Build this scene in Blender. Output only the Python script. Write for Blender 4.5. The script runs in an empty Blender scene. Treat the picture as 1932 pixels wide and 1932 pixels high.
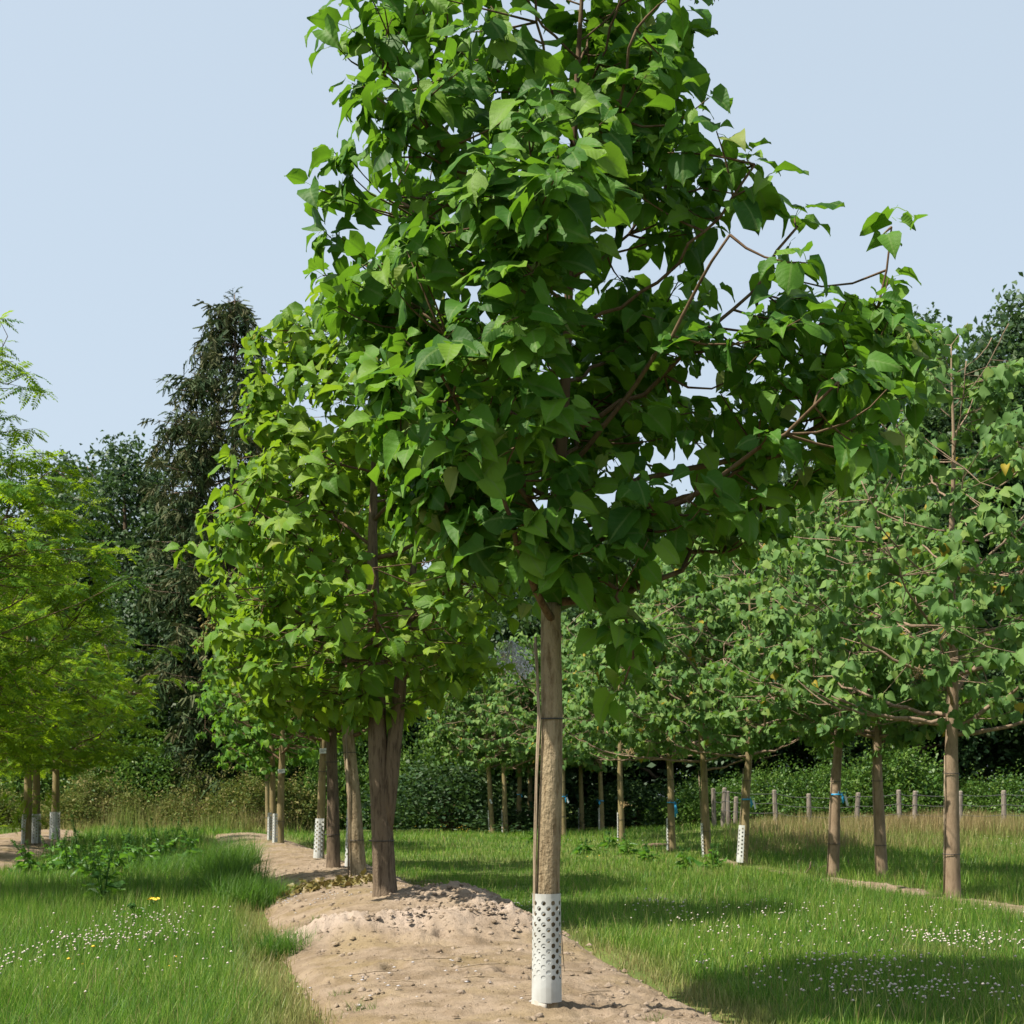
import bpy, math, random
import numpy as np
from mathutils import Matrix, Vector

PI = math.pi
scene = bpy.context.scene
C = scene.collection

# ------------------------------------------------------------------ camera, sky, sun, exposure
FPX, HOR, CX, CAMZ, W0 = 2650.0, 1505.0, 966.0, 1.45, 1932.0     # focal length and horizon in 1932-px units
cam = bpy.data.cameras.new('camera')
camo = bpy.data.objects.new('camera', cam)
C.objects.link(camo)
camo.location = (0, 0, CAMZ)
camo.rotation_euler = (PI / 2, 0, 0)
cam.sensor_fit = 'HORIZONTAL'
cam.sensor_width = 36.0
cam.lens = FPX / W0 * 36.0
cam.shift_y = (HOR - W0 / 2) / W0
cam.clip_end = 2000
cam.dof.use_dof = True
cam.dof.focus_distance = 9.0
cam.dof.aperture_fstop = 8.0
scene.camera = camo

SUN_EL = math.radians(56)
SUN_H = np.array([1.0, 0.45]); SUN_H /= np.linalg.norm(SUN_H)          # the way the light travels
world = bpy.data.worlds.new('World')
scene.world = world
world.use_nodes = True
wn = world.node_tree.nodes
bg = wn['Background']
sky = wn.new('ShaderNodeTexSky')
sky.sky_type = 'NISHITA'
sky.sun_disc = False
sky.sun_elevation = SUN_EL
sky.sun_rotation = math.atan2(-SUN_H[0], -SUN_H[1])
sky.air_density = 1.0
sky.dust_density = 4.0
sky.ozone_density = 1.0
bg.inputs['Strength'].default_value = 0.15
haze_mix = wn.new('ShaderNodeMix'); haze_mix.data_type = 'RGBA'          # even milky summer haze over the whole sky
haze_mix.inputs[0].default_value = 0.82
haze_mix.inputs[7].default_value = (1.82, 2.12, 2.36, 1)
world.node_tree.links.new(sky.outputs['Color'], haze_mix.inputs[6])
world.node_tree.links.new(haze_mix.outputs[2], bg.inputs['Color'])

sl = bpy.data.lights.new('sun', 'SUN')
sl.energy = 4.4
sl.angle = math.radians(0.55)
sl.color = (1.0, 0.93, 0.80)
suno = bpy.data.objects.new('sun', sl)
C.objects.link(suno)
d = Vector((SUN_H[0] * math.cos(SUN_EL), SUN_H[1] * math.cos(SUN_EL), -math.sin(SUN_EL)))
suno.rotation_euler = d.to_track_quat('-Z', 'Y').to_euler()
suno.location = (-20, -5, 30)

vs = scene.view_settings
vs.view_transform = 'Standard'
vs.look = 'None'
vs.exposure = 1.15
vs.gamma = 1.0
vs.use_curve_mapping = False
scene.cycles.max_bounces = 7
scene.cycles.diffuse_bounces = 3
scene.cycles.glossy_bounces = 2
scene.cycles.transmission_bounces = 5

# ------------------------------------------------------------------ mesh helpers
def mk(name, V, faces, mat, uv=None, attrs=None, smooth=True):
    """One mesh datablock from numpy arrays; faces = list of (n,3)/(n,4) index arrays."""
    V = np.asarray(V, dtype=np.float32)
    faces = [np.asarray(f, dtype=np.int32) for f in faces if len(f)]
    me = bpy.data.meshes.new(name)
    me.vertices.add(len(V))
    me.vertices.foreach_set('co', V.ravel())
    loops = np.concatenate([f.ravel() for f in faces])
    tot = np.concatenate([np.full(len(f), f.shape[1], np.int32) for f in faces])
    st = np.concatenate([[0], np.cumsum(tot)[:-1]]).astype(np.int32)
    me.loops.add(len(loops))
    me.loops.foreach_set('vertex_index', loops)
    me.polygons.add(len(tot))
    me.polygons.foreach_set('loop_start', st)
    me.polygons.foreach_set('loop_total', tot)
    me.polygons.foreach_set('use_smooth', np.full(len(tot), smooth, dtype=bool))
    if uv is not None:
        ul = me.uv_layers.new(name='UVMap')
        ul.data.foreach_set('uv', np.asarray(uv, np.float32)[loops].ravel())
    for k, a in (attrs or {}).items():
        at = me.attributes.new(k, 'FLOAT', 'POINT')
        at.data.foreach_set('value', np.asarray(a, np.float32))
    me.materials.append(mat)
    me.update(calc_edges=True)
    return me

class Acc:
    """Collects shapes for ONE mesh."""
    def __init__(s): s.V, s.F, s.n, s.A, s.U = [], [], 0, [], []
    def add(s, V, faces, a=None, uv=None):
        V = np.asarray(V, np.float32)
        s.V.append(V)
        for f in faces:
            if len(f): s.F.append(np.asarray(f, np.int32) + s.n)
        s.n += len(V)
        s.A.append(np.zeros(len(V)) if a is None else np.broadcast_to(a, len(V)))
        s.U.append(np.zeros((len(V), 2)) if uv is None else uv)
    def mesh(s, name, mat, smooth=True, attr='rnd'):
        f3 = [f for f in s.F if f.shape[1] == 3]; f4 = [f for f in s.F if f.shape[1] == 4]
        fs = ([np.concatenate(f3)] if f3 else []) + ([np.concatenate(f4)] if f4 else [])
        return mk(name, np.concatenate(s.V), fs, mat, np.concatenate(s.U), {attr: np.concatenate(s.A)}, smooth)

def link(name, me, parent=None, loc=None):
    o = bpy.data.objects.new(name, me)
    C.objects.link(o)
    if parent is not None: o.parent = parent
    if loc is not None: o.location = loc
    return o

def tag(o, label=None, cat=None, group=None, kind=None):
    if label: o['label'] = label
    if cat: o['category'] = cat
    if group: o['group'] = group
    if kind: o['kind'] = kind
    return o

def thing(name, loc, label, cat, group=None):
    o = bpy.data.objects.new(name, None)
    C.objects.link(o)
    o.empty_display_size = 0.2
    o.location = loc
    return tag(o, label, cat, group)

def norm(v):
    v = np.asarray(v, float)
    return v / np.maximum(np.linalg.norm(v, axis=-1, keepdims=True), 1e-9)

def tube(P, R, sides=6, cap=True):
    P = np.asarray(P, float); R = np.broadcast_to(np.asarray(R, float), len(P))
    T = norm(np.gradient(P, axis=0))
    ref = np.array([0, 0, 1.0]) if abs(T[:, 2]).mean() < 0.8 else np.array([1.0, 0, 0])
    A = norm(np.cross(T, ref)); B = np.cross(T, A)
    th = np.arange(sides) * 2 * PI / sides
    V = P[:, None] + R[:, None, None] * (np.cos(th)[None, :, None] * A[:, None] + np.sin(th)[None, :, None] * B[:, None])
    k = len(P)
    i, j = np.meshgrid(np.arange(k - 1), np.arange(sides), indexing='ij')
    jn = (j + 1) % sides
    Q = np.stack([i * sides + j, i * sides + jn, (i + 1) * sides + jn, (i + 1) * sides + j], -1).reshape(-1, 4)
    V = V.reshape(-1, 3)
    fs = [Q]
    if cap:
        V = np.concatenate([V, P[:1], P[-1:]])
        j = np.arange(sides); jn = (j + 1) % sides
        fs.append(np.stack([np.full(sides, k * sides), jn, j], -1))
        b = (k - 1) * sides
        fs.append(np.stack([np.full(sides, k * sides + 1), b + j, b + jn], -1))
    return V, fs

def bez(p0, p1, p2, n):
    t = np.linspace(0, 1, n)[:, None]
    return (1 - t) ** 2 * p0 + 2 * t * (1 - t) * p1 + t ** 2 * p2

def box(x0, x1, y0, y1, z0, z1):
    V = np.array([[x, y, z] for x in (x0, x1) for y in (y0, y1) for z in (z0, z1)], float)
    F = np.array([[0, 1, 3, 2], [4, 6, 7, 5], [0, 4, 5, 1], [2, 3, 7, 6], [0, 2, 6, 4], [1, 5, 7, 3]])
    return V, [F]

def _hash(ix, iy, s):
    h = (ix.astype(np.int64) * 374761393 + iy.astype(np.int64) * 668265263 + s * 974634721) & 0xFFFFFFFF
    h = ((h ^ (h >> 13)) * 1274126177) & 0xFFFFFFFF
    return ((h ^ (h >> 16)) & 0xFFFFFF) / float(0xFFFFFF)

def vn(x, y, s=0):
    x = np.asarray(x, float); y = np.asarray(y, float)
    ix = np.floor(x); iy = np.floor(y); fx = x - ix; fy = y - iy
    fx = fx * fx * (3 - 2 * fx); fy = fy * fy * (3 - 2 * fy)
    a = _hash(ix, iy, s); b = _hash(ix + 1, iy, s); c = _hash(ix, iy + 1, s); e = _hash(ix + 1, iy + 1, s)
    return (a * (1 - fx) + b * fx) * (1 - fy) + (c * (1 - fx) + e * fx) * fy

def fbm(x, y, o=4, s=0):
    t = 0; a = 0.5
    for i in range(o):
        t = t + a * (vn(x, y, s + i) - 0.5) * 2; x = x * 2.03 + 7.1; y = y * 2.03 + 3.7; a *= 0.5
    return t

def ss(a, b, x):
    t = np.clip((np.asarray(x, float) - a) / (b - a), 0, 1)
    return t * t * (3 - 2 * t)

# ------------------------------------------------------------------ materials
def newmat(name):
    m = bpy.data.materials.new(name)
    m.use_nodes = True
    nt = m.node_tree
    nt.nodes.clear()
    return m, nt

class N:
    def __init__(s, nt): s.nt = nt
    def new(s, t, **kw):
        n = s.nt.nodes.new(t)
        for k, v in kw.items(): setattr(n, k, v)
        return n
    def link(s, a, b): s.nt.links.new(a, b)
    def math(s, op, a, b=None, c=None):
        n = s.new('ShaderNodeMath', operation=op)
        for i, v in enumerate((a, b, c)):
            if v is None: continue
            if isinstance(v, (int, float)): n.inputs[i].default_value = v
            else: s.link(v, n.inputs[i])
        return n.outputs[0]
    def ramp(s, fac, stops):
        n = s.new('ShaderNodeValToRGB')
        e = n.color_ramp.elements
        while len(e) < len(stops): e.new(0.5)
        for i, (p, c) in enumerate(stops):
            e[i].position = p; e[i].color = (c[0], c[1], c[2], 1)
        s.link(fac, n.inputs['Fac'])
        return n.outputs['Color']
    def mix(s, fac, a, b, mode='MIX'):
        n = s.new('ShaderNodeMix', data_type='RGBA', blend_type=mode)
        for i, v in ((0, fac), (6, a), (7, b)):
            if isinstance(v, (int, float)): n.inputs[i].default_value = v
            elif isinstance(v, tuple): n.inputs[i].default_value = (v[0], v[1], v[2], 1)
            else: s.link(v, n.inputs[i])
        return n.outputs[2]
    def noise(s, scale, detail=4, vec=None, rough=0.55):
        n = s.new('ShaderNodeTexNoise')
        n.inputs['Scale'].default_value = scale
        n.inputs['Detail'].default_value = detail
        n.inputs['Roughness'].default_value = rough
        if vec is not None: s.link(vec, n.inputs['Vector'])
        return n.outputs['Fac']
    def attr(s, name):
        return s.new('ShaderNodeAttribute', attribute_name=name).outputs['Fac']
    def coord(s, scale=(1, 1, 1), kind='Object'):
        tc = s.new('ShaderNodeTexCoord')
        mp = s.new('ShaderNodeMapping')
        mp.inputs['Scale'].default_value = scale
        s.link(tc.outputs[kind], mp.inputs['Vector'])
        return mp.outputs['Vector']

def leaf_mat(name, cols, trans, tmix=0.42, rough=0.5, spec=0.35, veins=False, odd=None):
    """cols: ramp of the leaf's own colours over a random number per leaf; trans: colour of light that comes through."""
    m, nt = newmat(name); n = N(nt)
    r = n.math('FRACT', n.math('ADD', n.attr('rnd'), n.new('ShaderNodeObjectInfo').outputs['Random']))
    stops = [(i / (len(cols) - 1), c) for i, c in enumerate(cols)]
    if odd:
        stops = [(p * 0.984, c) for p, c in stops] + [(0.988, odd), (1.0, odd)]
    col = n.ramp(r, stops)
    tcol = n.mix(0.72, col, trans)
    if odd: tcol = n.mix(n.math('GREATER_THAN', r, 0.986), tcol, tuple(1.3 * x for x in odd))
    bs = n.new('ShaderNodeBsdfPrincipled')
    if veins:
        uv = n.new('ShaderNodeUVMap')
        sp = n.new('ShaderNodeSeparateXYZ'); n.link(uv.outputs['UV'], sp.inputs[0])
        u = n.math('ABSOLUTE', n.math('SUBTRACT', sp.outputs[0], 0.5))
        mid = n.math('LESS_THAN', u, 0.028)
        f = n.math('FRACT', n.math('MULTIPLY', n.math('SUBTRACT', sp.outputs[1], n.math('MULTIPLY', u, 0.75)), 6.5))
        side = n.math('LESS_THAN', n.math('ABSOLUTE', n.math('SUBTRACT', f, 0.5)), 0.06)
        v = n.math('MAXIMUM', mid, n.math('MULTIPLY', side, 0.35))
        col = n.mix(n.math('MULTIPLY', v, 0.45), col, (0.16, 0.24, 0.07))
        tcol = n.mix(n.math('MULTIPLY', v, 0.35), tcol, (0.03, 0.07, 0.01))
        bp = n.new('ShaderNodeBump'); bp.inputs['Strength'].default_value = 0.35; bp.inputs['Distance'].default_value = 0.006
        puff = n.math('ADD', n.math('MULTIPLY', n.math('ABSOLUTE', n.math('SUBTRACT', f, 0.5)), 1.0),
                      n.math('MULTIPLY', n.noise(26, 2), 1.1))
        n.link(puff, bp.inputs['Height'])
        n.link(bp.outputs['Normal'], bs.inputs['Normal'])
    n.link(col, bs.inputs['Base Color'])
    bs.inputs['Roughness'].default_value = rough
    bs.inputs['Specular IOR Level'].default_value = spec
    tr = n.new('ShaderNodeBsdfTranslucent'); n.link(tcol, tr.inputs['Color'])
    mx = n.new('ShaderNodeMixShader'); mx.inputs[0].default_value = tmix
    n.link(bs.outputs[0], mx.inputs[1]); n.link(tr.outputs[0], mx.inputs[2])
    out = n.new('ShaderNodeOutputMaterial'); n.link(mx.outputs[0], out.inputs['Surface'])
    return m

def bark_mat(name, a, b, c, sv=(22, 22, 5), bump=0.6, dist=0.012, green=None, lent=0.0):
    m, nt = newmat(name); n = N(nt)
    co = n.coord(sv)
    f = n.noise(1.0, 6, co, 0.65)
    f2 = n.noise(2.2, 4, n.coord((1, 1, 0.6)))
    col = n.mix(n.ramp(f2, [(0.35, (0, 0, 0)), (0.65, (1, 1, 1))]), a, b)
    col = n.mix(n.ramp(f, [(0.36, (1, 1, 1)), (0.52, (0, 0, 0))]), col, c)
    if green: col = n.mix(n.math('MULTIPLY', n.ramp(n.noise(5, 3), [(0.45, (0, 0, 0)), (0.62, (1, 1, 1))]), 0.6), col, green)
    bs = n.new('ShaderNodeBsdfPrincipled'); n.link(col, bs.inputs['Base Color'])
    bs.inputs['Roughness'].default_value = 0.9; bs.inputs['Specular IOR Level'].default_value = 0.15
    bp = n.new('ShaderNodeBump'); bp.inputs['Strength'].default_value = bump; bp.inputs['Distance'].default_value = dist
    h = n.math('ADD', f, n.math('MULTIPLY', n.noise(1.0, 3, n.coord((50, 50, 34))), 0.5))
    n.link(h, bp.inputs['Height']); n.link(bp.outputs[0], bs.inputs['Normal'])
    out = n.new('ShaderNodeOutputMaterial'); n.link(bs.outputs[0], out.inputs['Surface'])
    return m

def plain_mat(name, col, col2=None, rough=0.6, scale=30, bump=0.0, trans=0.0):
    m, nt = newmat(name); n = N(nt)
    bs = n.new('ShaderNodeBsdfPrincipled')
    f = n.noise(scale, 5, n.coord())
    c = n.mix(n.ramp(f, [(0.38, (0, 0, 0)), (0.66, (1, 1, 1))]), col, col2 or tuple(x * 0.7 for x in col))
    n.link(c, bs.inputs['Base Color'])
    bs.inputs['Roughness'].default_value = rough
    if bump:
        bp = n.new('ShaderNodeBump'); bp.inputs['Strength'].default_value = bump; bp.inputs['Distance'].default_value = 0.01
        n.link(f, bp.inputs['Height']); n.link(bp.outputs[0], bs.inputs['Normal'])
    sh = bs.outputs[0]
    if trans:
        tr = n.new('ShaderNodeBsdfTranslucent'); n.link(c, tr.inputs['Color'])
        mx = n.new('ShaderNodeMixShader'); mx.inputs[0].default_value = trans
        n.link(sh, mx.inputs[1]); n.link(tr.outputs[0], mx.inputs[2]); sh = mx.outputs[0]
    out = n.new('ShaderNodeOutputMaterial'); n.link(sh, out.inputs['Surface'])
    return m

def grass_mat(name):
    m, nt = newmat(name); n = N(nt)
    r = n.attr('rnd'); dry = n.attr('dry')
    g = n.ramp(r, [(0, (0.026, 0.085, 0.011)), (0.4, (0.075, 0.175, 0.017)), (0.72, (0.15, 0.265, 0.025)), (1, (0.27, 0.33, 0.06))])
    s = n.ramp(r, [(0, (0.20, 0.15, 0.06)), (0.5, (0.30, 0.225, 0.105)), (1, (0.40, 0.31, 0.17))])
    col = n.mix(dry, g, s)
    bs = n.new('ShaderNodeBsdfPrincipled'); n.link(col, bs.inputs['Base Color'])
    bs.inputs['Roughness'].default_value = 0.5; bs.inputs['Specular IOR Level'].default_value = 0.3
    tr = n.new('ShaderNodeBsdfTranslucent'); n.link(n.mix(0.5, col, (0.16, 0.34, 0.03)), tr.inputs['Color'])
    tr2 = n.mix(dry, n.mix(0.6, col, (0.15, 0.36, 0.025)), s); n.link(tr2, tr.inputs['Color'])
    mx = n.new('ShaderNodeMixShader'); mx.inputs[0].default_value = 0.42
    n.link(bs.outputs[0], mx.inputs[1]); n.link(tr.outputs[0], mx.inputs[2])
    out = n.new('ShaderNodeOutputMaterial'); n.link(mx.outputs[0], out.inputs['Surface'])
    return m

def soil_mat(name):
    m, nt = newmat(name); n = N(nt)
    pale = n.attr('rnd')
    f = n.noise(3.2, 8, n.coord(), 0.6); f2 = n.noise(24, 6, n.coord(), 0.65); f3 = n.noise(1.1, 4, n.coord())
    a = n.mix(n.ramp(f, [(0.38, (0, 0, 0)), (0.6, (1, 1, 1))]), (0.168, 0.125, 0.083), (0.256, 0.198, 0.143))
    a = n.mix(n.math('MULTIPLY', n.ramp(f3, [(0.50, (0, 0, 0)), (0.66, (1, 1, 1))]), 0.55), a, (0.19, 0.142, 0.062))
    b = n.mix(f2, (0.30, 0.238, 0.19), (0.39, 0.318, 0.262))
    col = n.mix(n.math('MINIMUM', n.math('MAXIMUM', pale, 0.0), 1.0), a, b)
    col = n.mix(n.ramp(f2, [(0.30, (1, 1, 1)), (0.42, (0, 0, 0))]), col, (0.10, 0.068, 0.042))
    bs = n.new('ShaderNodeBsdfPrincipled'); n.link(col, bs.inputs['Base Color'])
    bs.inputs['Roughness'].default_value = 0.95; bs.inputs['Specular IOR Level'].default_value = 0.1
    bp = n.new('ShaderNodeBump'); bp.inputs['Strength'].default_value = 0.9; bp.inputs['Distance'].default_value = 0.03
    h = n.math('ADD', n.math('MULTIPLY', f2, 0.8), n.math('MULTIPLY', n.noise(90, 4, n.coord()), 0.45))
    n.link(h, bp.inputs['Height']); n.link(bp.outputs[0], bs.inputs['Normal'])
    out = n.new('ShaderNodeOutputMaterial'); n.link(bs.outputs[0], out.inputs['Surface'])
    return m

def ground_mat(name):
    m, nt = newmat(name); n = N(nt)
    f = n.noise(0.6, 6, n.coord()); f2 = n.noise(30, 5, n.coord())
    a = n.mix(n.ramp(f, [(0.4, (0, 0, 0)), (0.62, (1, 1, 1))]), (0.06, 0.105, 0.022), (0.11, 0.15, 0.035))
    col = n.mix(n.ramp(f2, [(0.45, (0, 0, 0)), (0.7, (1, 1, 1))]), a, (0.12, 0.10, 0.05))
    bs = n.new('ShaderNodeBsdfPrincipled'); n.link(col, bs.inputs['Base Color'])
    bs.inputs['Roughness'].default_value = 1.0; bs.inputs['Specular IOR Level'].default_value = 0.05
    bp = n.new('ShaderNodeBump'); bp.inputs['Strength'].default_value = 0.7; bp.inputs['Distance'].default_value = 0.05
    n.link(f2, bp.inputs['Height']); n.link(bp.outputs[0], bs.inputs['Normal'])
    out = n.new('ShaderNodeOutputMaterial'); n.link(bs.outputs[0], out.inputs['Surface'])
    return m

M = {}
M['catalpa'] = leaf_mat('catalpa_leaf', [(0.022, 0.075, 0.011), (0.045, 0.130, 0.015), (0.085, 0.195, 0.019), (0.14, 0.245, 0.028)],
                        (0.18, 0.38, 0.016), 0.36, 0.55, 0.16, veins=True, odd=(0.19, 0.235, 0.06))
M['catalpa_lit'] = leaf_mat('catalpa_leaf_lit', [(0.045, 0.120, 0.014), (0.085, 0.185, 0.018), (0.125, 0.230, 0.022), (0.18, 0.265, 0.03)],
                        (0.28, 0.45, 0.014), 0.40, 0.55, 0.16, veins=True, odd=(0.22, 0.25, 0.05))  # second catalpa leaf, with sunlight put into its yellower, lighter colours
M['matte'] = leaf_mat('matte_leaf', [(0.060, 0.130, 0.036), (0.085, 0.170, 0.046), (0.115, 0.205, 0.056), (0.15, 0.225, 0.05)],
                      (0.18, 0.34, 0.030), 0.34, 0.6, 0.16, odd=(0.30, 0.24, 0.03))
M['locust'] = leaf_mat('pinnate_leaf', [(0.028, 0.09, 0.010), (0.058, 0.145, 0.012), (0.115, 0.21, 0.014), (0.20, 0.275, 0.018)],
                       (0.30, 0.46, 0.010), 0.44, 0.6, 0.10)
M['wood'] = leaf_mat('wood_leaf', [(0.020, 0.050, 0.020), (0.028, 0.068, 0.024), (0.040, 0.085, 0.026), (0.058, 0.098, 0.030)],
                     (0.07, 0.14, 0.025), 0.25, 0.55, 0.3)  # very dark greens: the shade of the wood is painted into the leaves
M['hedge'] = leaf_mat('hedge_leaf', [(0.028, 0.08, 0.016), (0.05, 0.12, 0.020), (0.08, 0.16, 0.024), (0.125, 0.195, 0.034)],
                      (0.11, 0.22, 0.025), 0.32, 0.5, 0.35)
M['weedy'] = leaf_mat('weedy_leaf', [(0.05, 0.095, 0.020), (0.09, 0.14, 0.026), (0.15, 0.165, 0.04), (0.23, 0.185, 0.075)], (0.14, 0.17, 0.03), 0.3, 0.6, 0.2)
M['spruce'] = leaf_mat('spruce_needles', [(0.024, 0.050, 0.018), (0.038, 0.070, 0.022), (0.062, 0.080, 0.028), (0.095, 0.088, 0.038)],
                       (0.06, 0.08, 0.02), 0.15, 0.7, 0.2)
M['weed'] = leaf_mat('weed_leaf', [(0.035, 0.11, 0.016), (0.055, 0.15, 0.02), (0.085, 0.19, 0.025)], (0.15, 0.32, 0.02), 0.4, 0.45, 0.35)
M['seedhead'] = plain_mat('seedhead', (0.26, 0.17, 0.08), (0.36, 0.27, 0.12), 0.8)
M['bark'] = bark_mat('tan_bark', (0.235, 0.182, 0.112), (0.30, 0.238, 0.152), (0.13, 0.092, 0.050), bump=1.0, dist=0.03)
M['bark_green'] = bark_mat('greenish_bark', (0.20, 0.155, 0.082), (0.24, 0.192, 0.105), (0.13, 0.096, 0.055), sv=(14, 14, 4), bump=0.4, green=(0.185, 0.155, 0.05))
M['bark_brown'] = bark_mat('brown_bark', (0.205, 0.148, 0.098), (0.255, 0.19, 0.13), (0.14, 0.098, 0.062), sv=(14, 14, 4), bump=0.5)
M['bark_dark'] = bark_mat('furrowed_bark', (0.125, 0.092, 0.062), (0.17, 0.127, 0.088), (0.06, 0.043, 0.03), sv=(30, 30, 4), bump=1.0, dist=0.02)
M['branch'] = bark_mat('branch_bark', (0.10, 0.064, 0.038), (0.14, 0.096, 0.058), (0.07, 0.042, 0.025), bump=0.3)
M['branch_pale'] = bark_mat('pale_branch_bark', (0.20, 0.145, 0.10), (0.26, 0.19, 0.135), (0.13, 0.09, 0.062), bump=0.3)
M['grass'] = grass_mat('grass_blades')
M['soil'] = soil_mat('sandy_soil')
M['ground'] = ground_mat('meadow_ground')
M['path'] = plain_mat('gravel_path', (0.28, 0.24, 0.19), (0.34, 0.30, 0.24), 0.95, 3)
M['guard'] = plain_mat('white_plastic', (0.47, 0.485, 0.475), (0.37, 0.37, 0.345), 0.5, 5, trans=0.05)
M['guard_dirty'] = plain_mat('soiled_plastic', (0.34, 0.315, 0.275), (0.22, 0.18, 0.135), 0.6, 14)
M['cane'] = bark_mat('weathered_cane', (0.25, 0.195, 0.135), (0.34, 0.27, 0.19), (0.12, 0.085, 0.055), sv=(60, 60, 3), bump=0.7)
M['tie'] = plain_mat('black_rubber', (0.016, 0.016, 0.017), (0.03, 0.03, 0.03), 0.5)
M['ribbon'] = plain_mat('blue_ribbon', (0.03, 0.33, 0.66), (0.05, 0.42, 0.74), 0.4, trans=0.2)
M['tagwhite'] = plain_mat('white_tag', (0.62, 0.64, 0.68), (0.54, 0.57, 0.61), 0.5)
M['print'] = plain_mat('grey_print', (0.25, 0.27, 0.31), None, 0.6)
M['post'] = bark_mat('weathered_post', (0.18, 0.155, 0.13), (0.25, 0.215, 0.18), (0.09, 0.075, 0.06), sv=(20, 20, 2), bump=0.4)
M['wire'] = plain_mat('galvanised_wire', (0.07, 0.07, 0.07), None, 0.5)
M['petal'] = plain_mat('white_petal', (0.56, 0.54, 0.54), (0.48, 0.46, 0.5), 0.6, trans=0.3)
M['lilac'] = plain_mat('pale_blossom', (0.62, 0.61, 0.69), (0.72, 0.71, 0.76), 0.6, trans=0.3)
M['clover'] = plain_mat('clover_bloom', (0.52, 0.47, 0.42), (0.42, 0.33, 0.29), 0.8)
M['yellow'] = plain_mat('yellow_bloom', (0.66, 0.46, 0.02), (0.72, 0.36, 0.02), 0.6)
M['wilted'] = leaf_mat('wilted_leaf', [(0.09, 0.08, 0.02), (0.15, 0.125, 0.03), (0.20, 0.14, 0.05)], (0.15, 0.12, 0.03), 0.2)

# ------------------------------------------------------------------ ground
STRIPS = {   # soil strips along the tree rows: centre line (x, y), half width, mound height
    'mid': np.array([[0.15, -3, 1.35, .06], [0.15, 4, 1.35, .08], [0.08, 8.94, 1.38, .10], [-0.62, 12.5, 1.5, .20], [-1.35, 16.3, 1.55, .30],
                     [-2.75, 22, 1.35, .26], [-4.2, 28, 1.25, .22], [-6.3, 36, 1.2, .18], [-8.6, 45, 1.0, .10]]),
    'right': np.array([[6.9, 13, .36, .05], [6.3, 19.5, .36, .05], [5.6, 24, .30, .05], [4.6, 31, .22, .03]]),
    'left': np.array([[-8.8, 18, 1.3, .10], [-11.3, 29, 1.4, .14], [-14.0, 40, 1.7, .16], [-16.5, 52, 1.2, .1]]),
}
def strip_at(k, y):
    s = STRIPS[k]
    return [np.interp(y, s[:, 1], s[:, i]) for i in (0, 2, 3)]

def strip_t(k, x, y):
    c, w, h = strip_at(k, y)
    return (x - c) / w

def gbase(x, y):
    x = np.asarray(x, float); y = np.asarray(y, float)
    q = x / np.maximum(y, 5)
    z = 0.22 * ss(24, 46, y) + 0.38 * ss(30, 46, y) * ss(0.0, 0.22, q) + 0.25 * ss(50, 70, y)
    return z + 0.035 * fbm(x * 0.35, y * 0.35, 3, 5) * ss(5, 14, y + 6)

PILES = [(-0.55, 16.0, 0.75, 0.7, 0.20), (-0.2, 15.1, 0.5, 0.5, 0.08), (-1.75, 13.1, 0.55, 0.4, 0.12), (-0.75, 13.2, 0.65, 0.5, 0.16), (0.0, 13.4, 0.5, 0.45, 0.17),
         (-2.3, 24.0, 1.0, 1.2, 0.1), (-0.3, 8.1, 0.5, 0.3, 0.03)]
def mound(k, x, y):
    c, w, h = strip_at(k, y)
    t = np.abs(x - c) / w
    z = h * (1 - np.clip(t, 0, 1.2) ** 2.2) - 0.06 * ss(0.8, 1.1, t)
    if k == 'mid':
        for px, py, rx, ry, ph in PILES:
            z = z + ph * np.exp(-((x - px) / rx) ** 2 - ((y - py) / ry) ** 2)
    return z

def gz(x, y):
    z = gbase(x, y)
    for k in STRIPS:
        s = STRIPS[k]
        t = np.abs(strip_t(k, x, y))
        on = (t < 1) & (y > s[0, 1]) & (y < s[-1, 1])
        z = z + np.where(on, np.maximum(mound(k, x, y), 0), 0)
    return z

def place(px, py):
    """The ground point that a picture point (1932-px units) looks at."""
    Y = np.linspace(5, 120, 4600)
    z = gz((px - CX) / FPX * Y, Y)
    ray = CAMZ - (py - HOR) / FPX * Y
    i = int(np.argmax(z >= ray))
    if i == 0: i = len(Y) - 1
    return np.array([(px - CX) / FPX * Y[i], Y[i], z[i]])

def project(P):
    return np.stack([CX + P[:, 0] / P[:, 1] * FPX, HOR - (P[:, 2] - CAMZ) / P[:, 1] * FPX], -1)

ys = np.concatenate([np.linspace(-30, 4, 12), np.linspace(5, 80, 90), np.linspace(84, 500, 30)])
xs = np.concatenate([np.linspace(-400, -52, 14), np.linspace(-50, 50, 110), np.linspace(52, 400, 14)])
GX, GY = np.meshgrid(xs, ys)
GZ = gbase(GX, GY)
nx_, ny_ = len(xs), len(ys)
i, j = np.meshgrid(np.arange(ny_ - 1), np.arange(nx_ - 1), indexing='ij')
Q = np.stack([i * nx_ + j, i * nx_ + j + 1, (i + 1) * nx_ + j + 1, (i + 1) * nx_ + j], -1).reshape(-1, 4)
tag(link('ground', mk('ground', np.stack([GX, GY, GZ], -1).reshape(-1, 3), [Q], M['ground'])), kind='structure')

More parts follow.
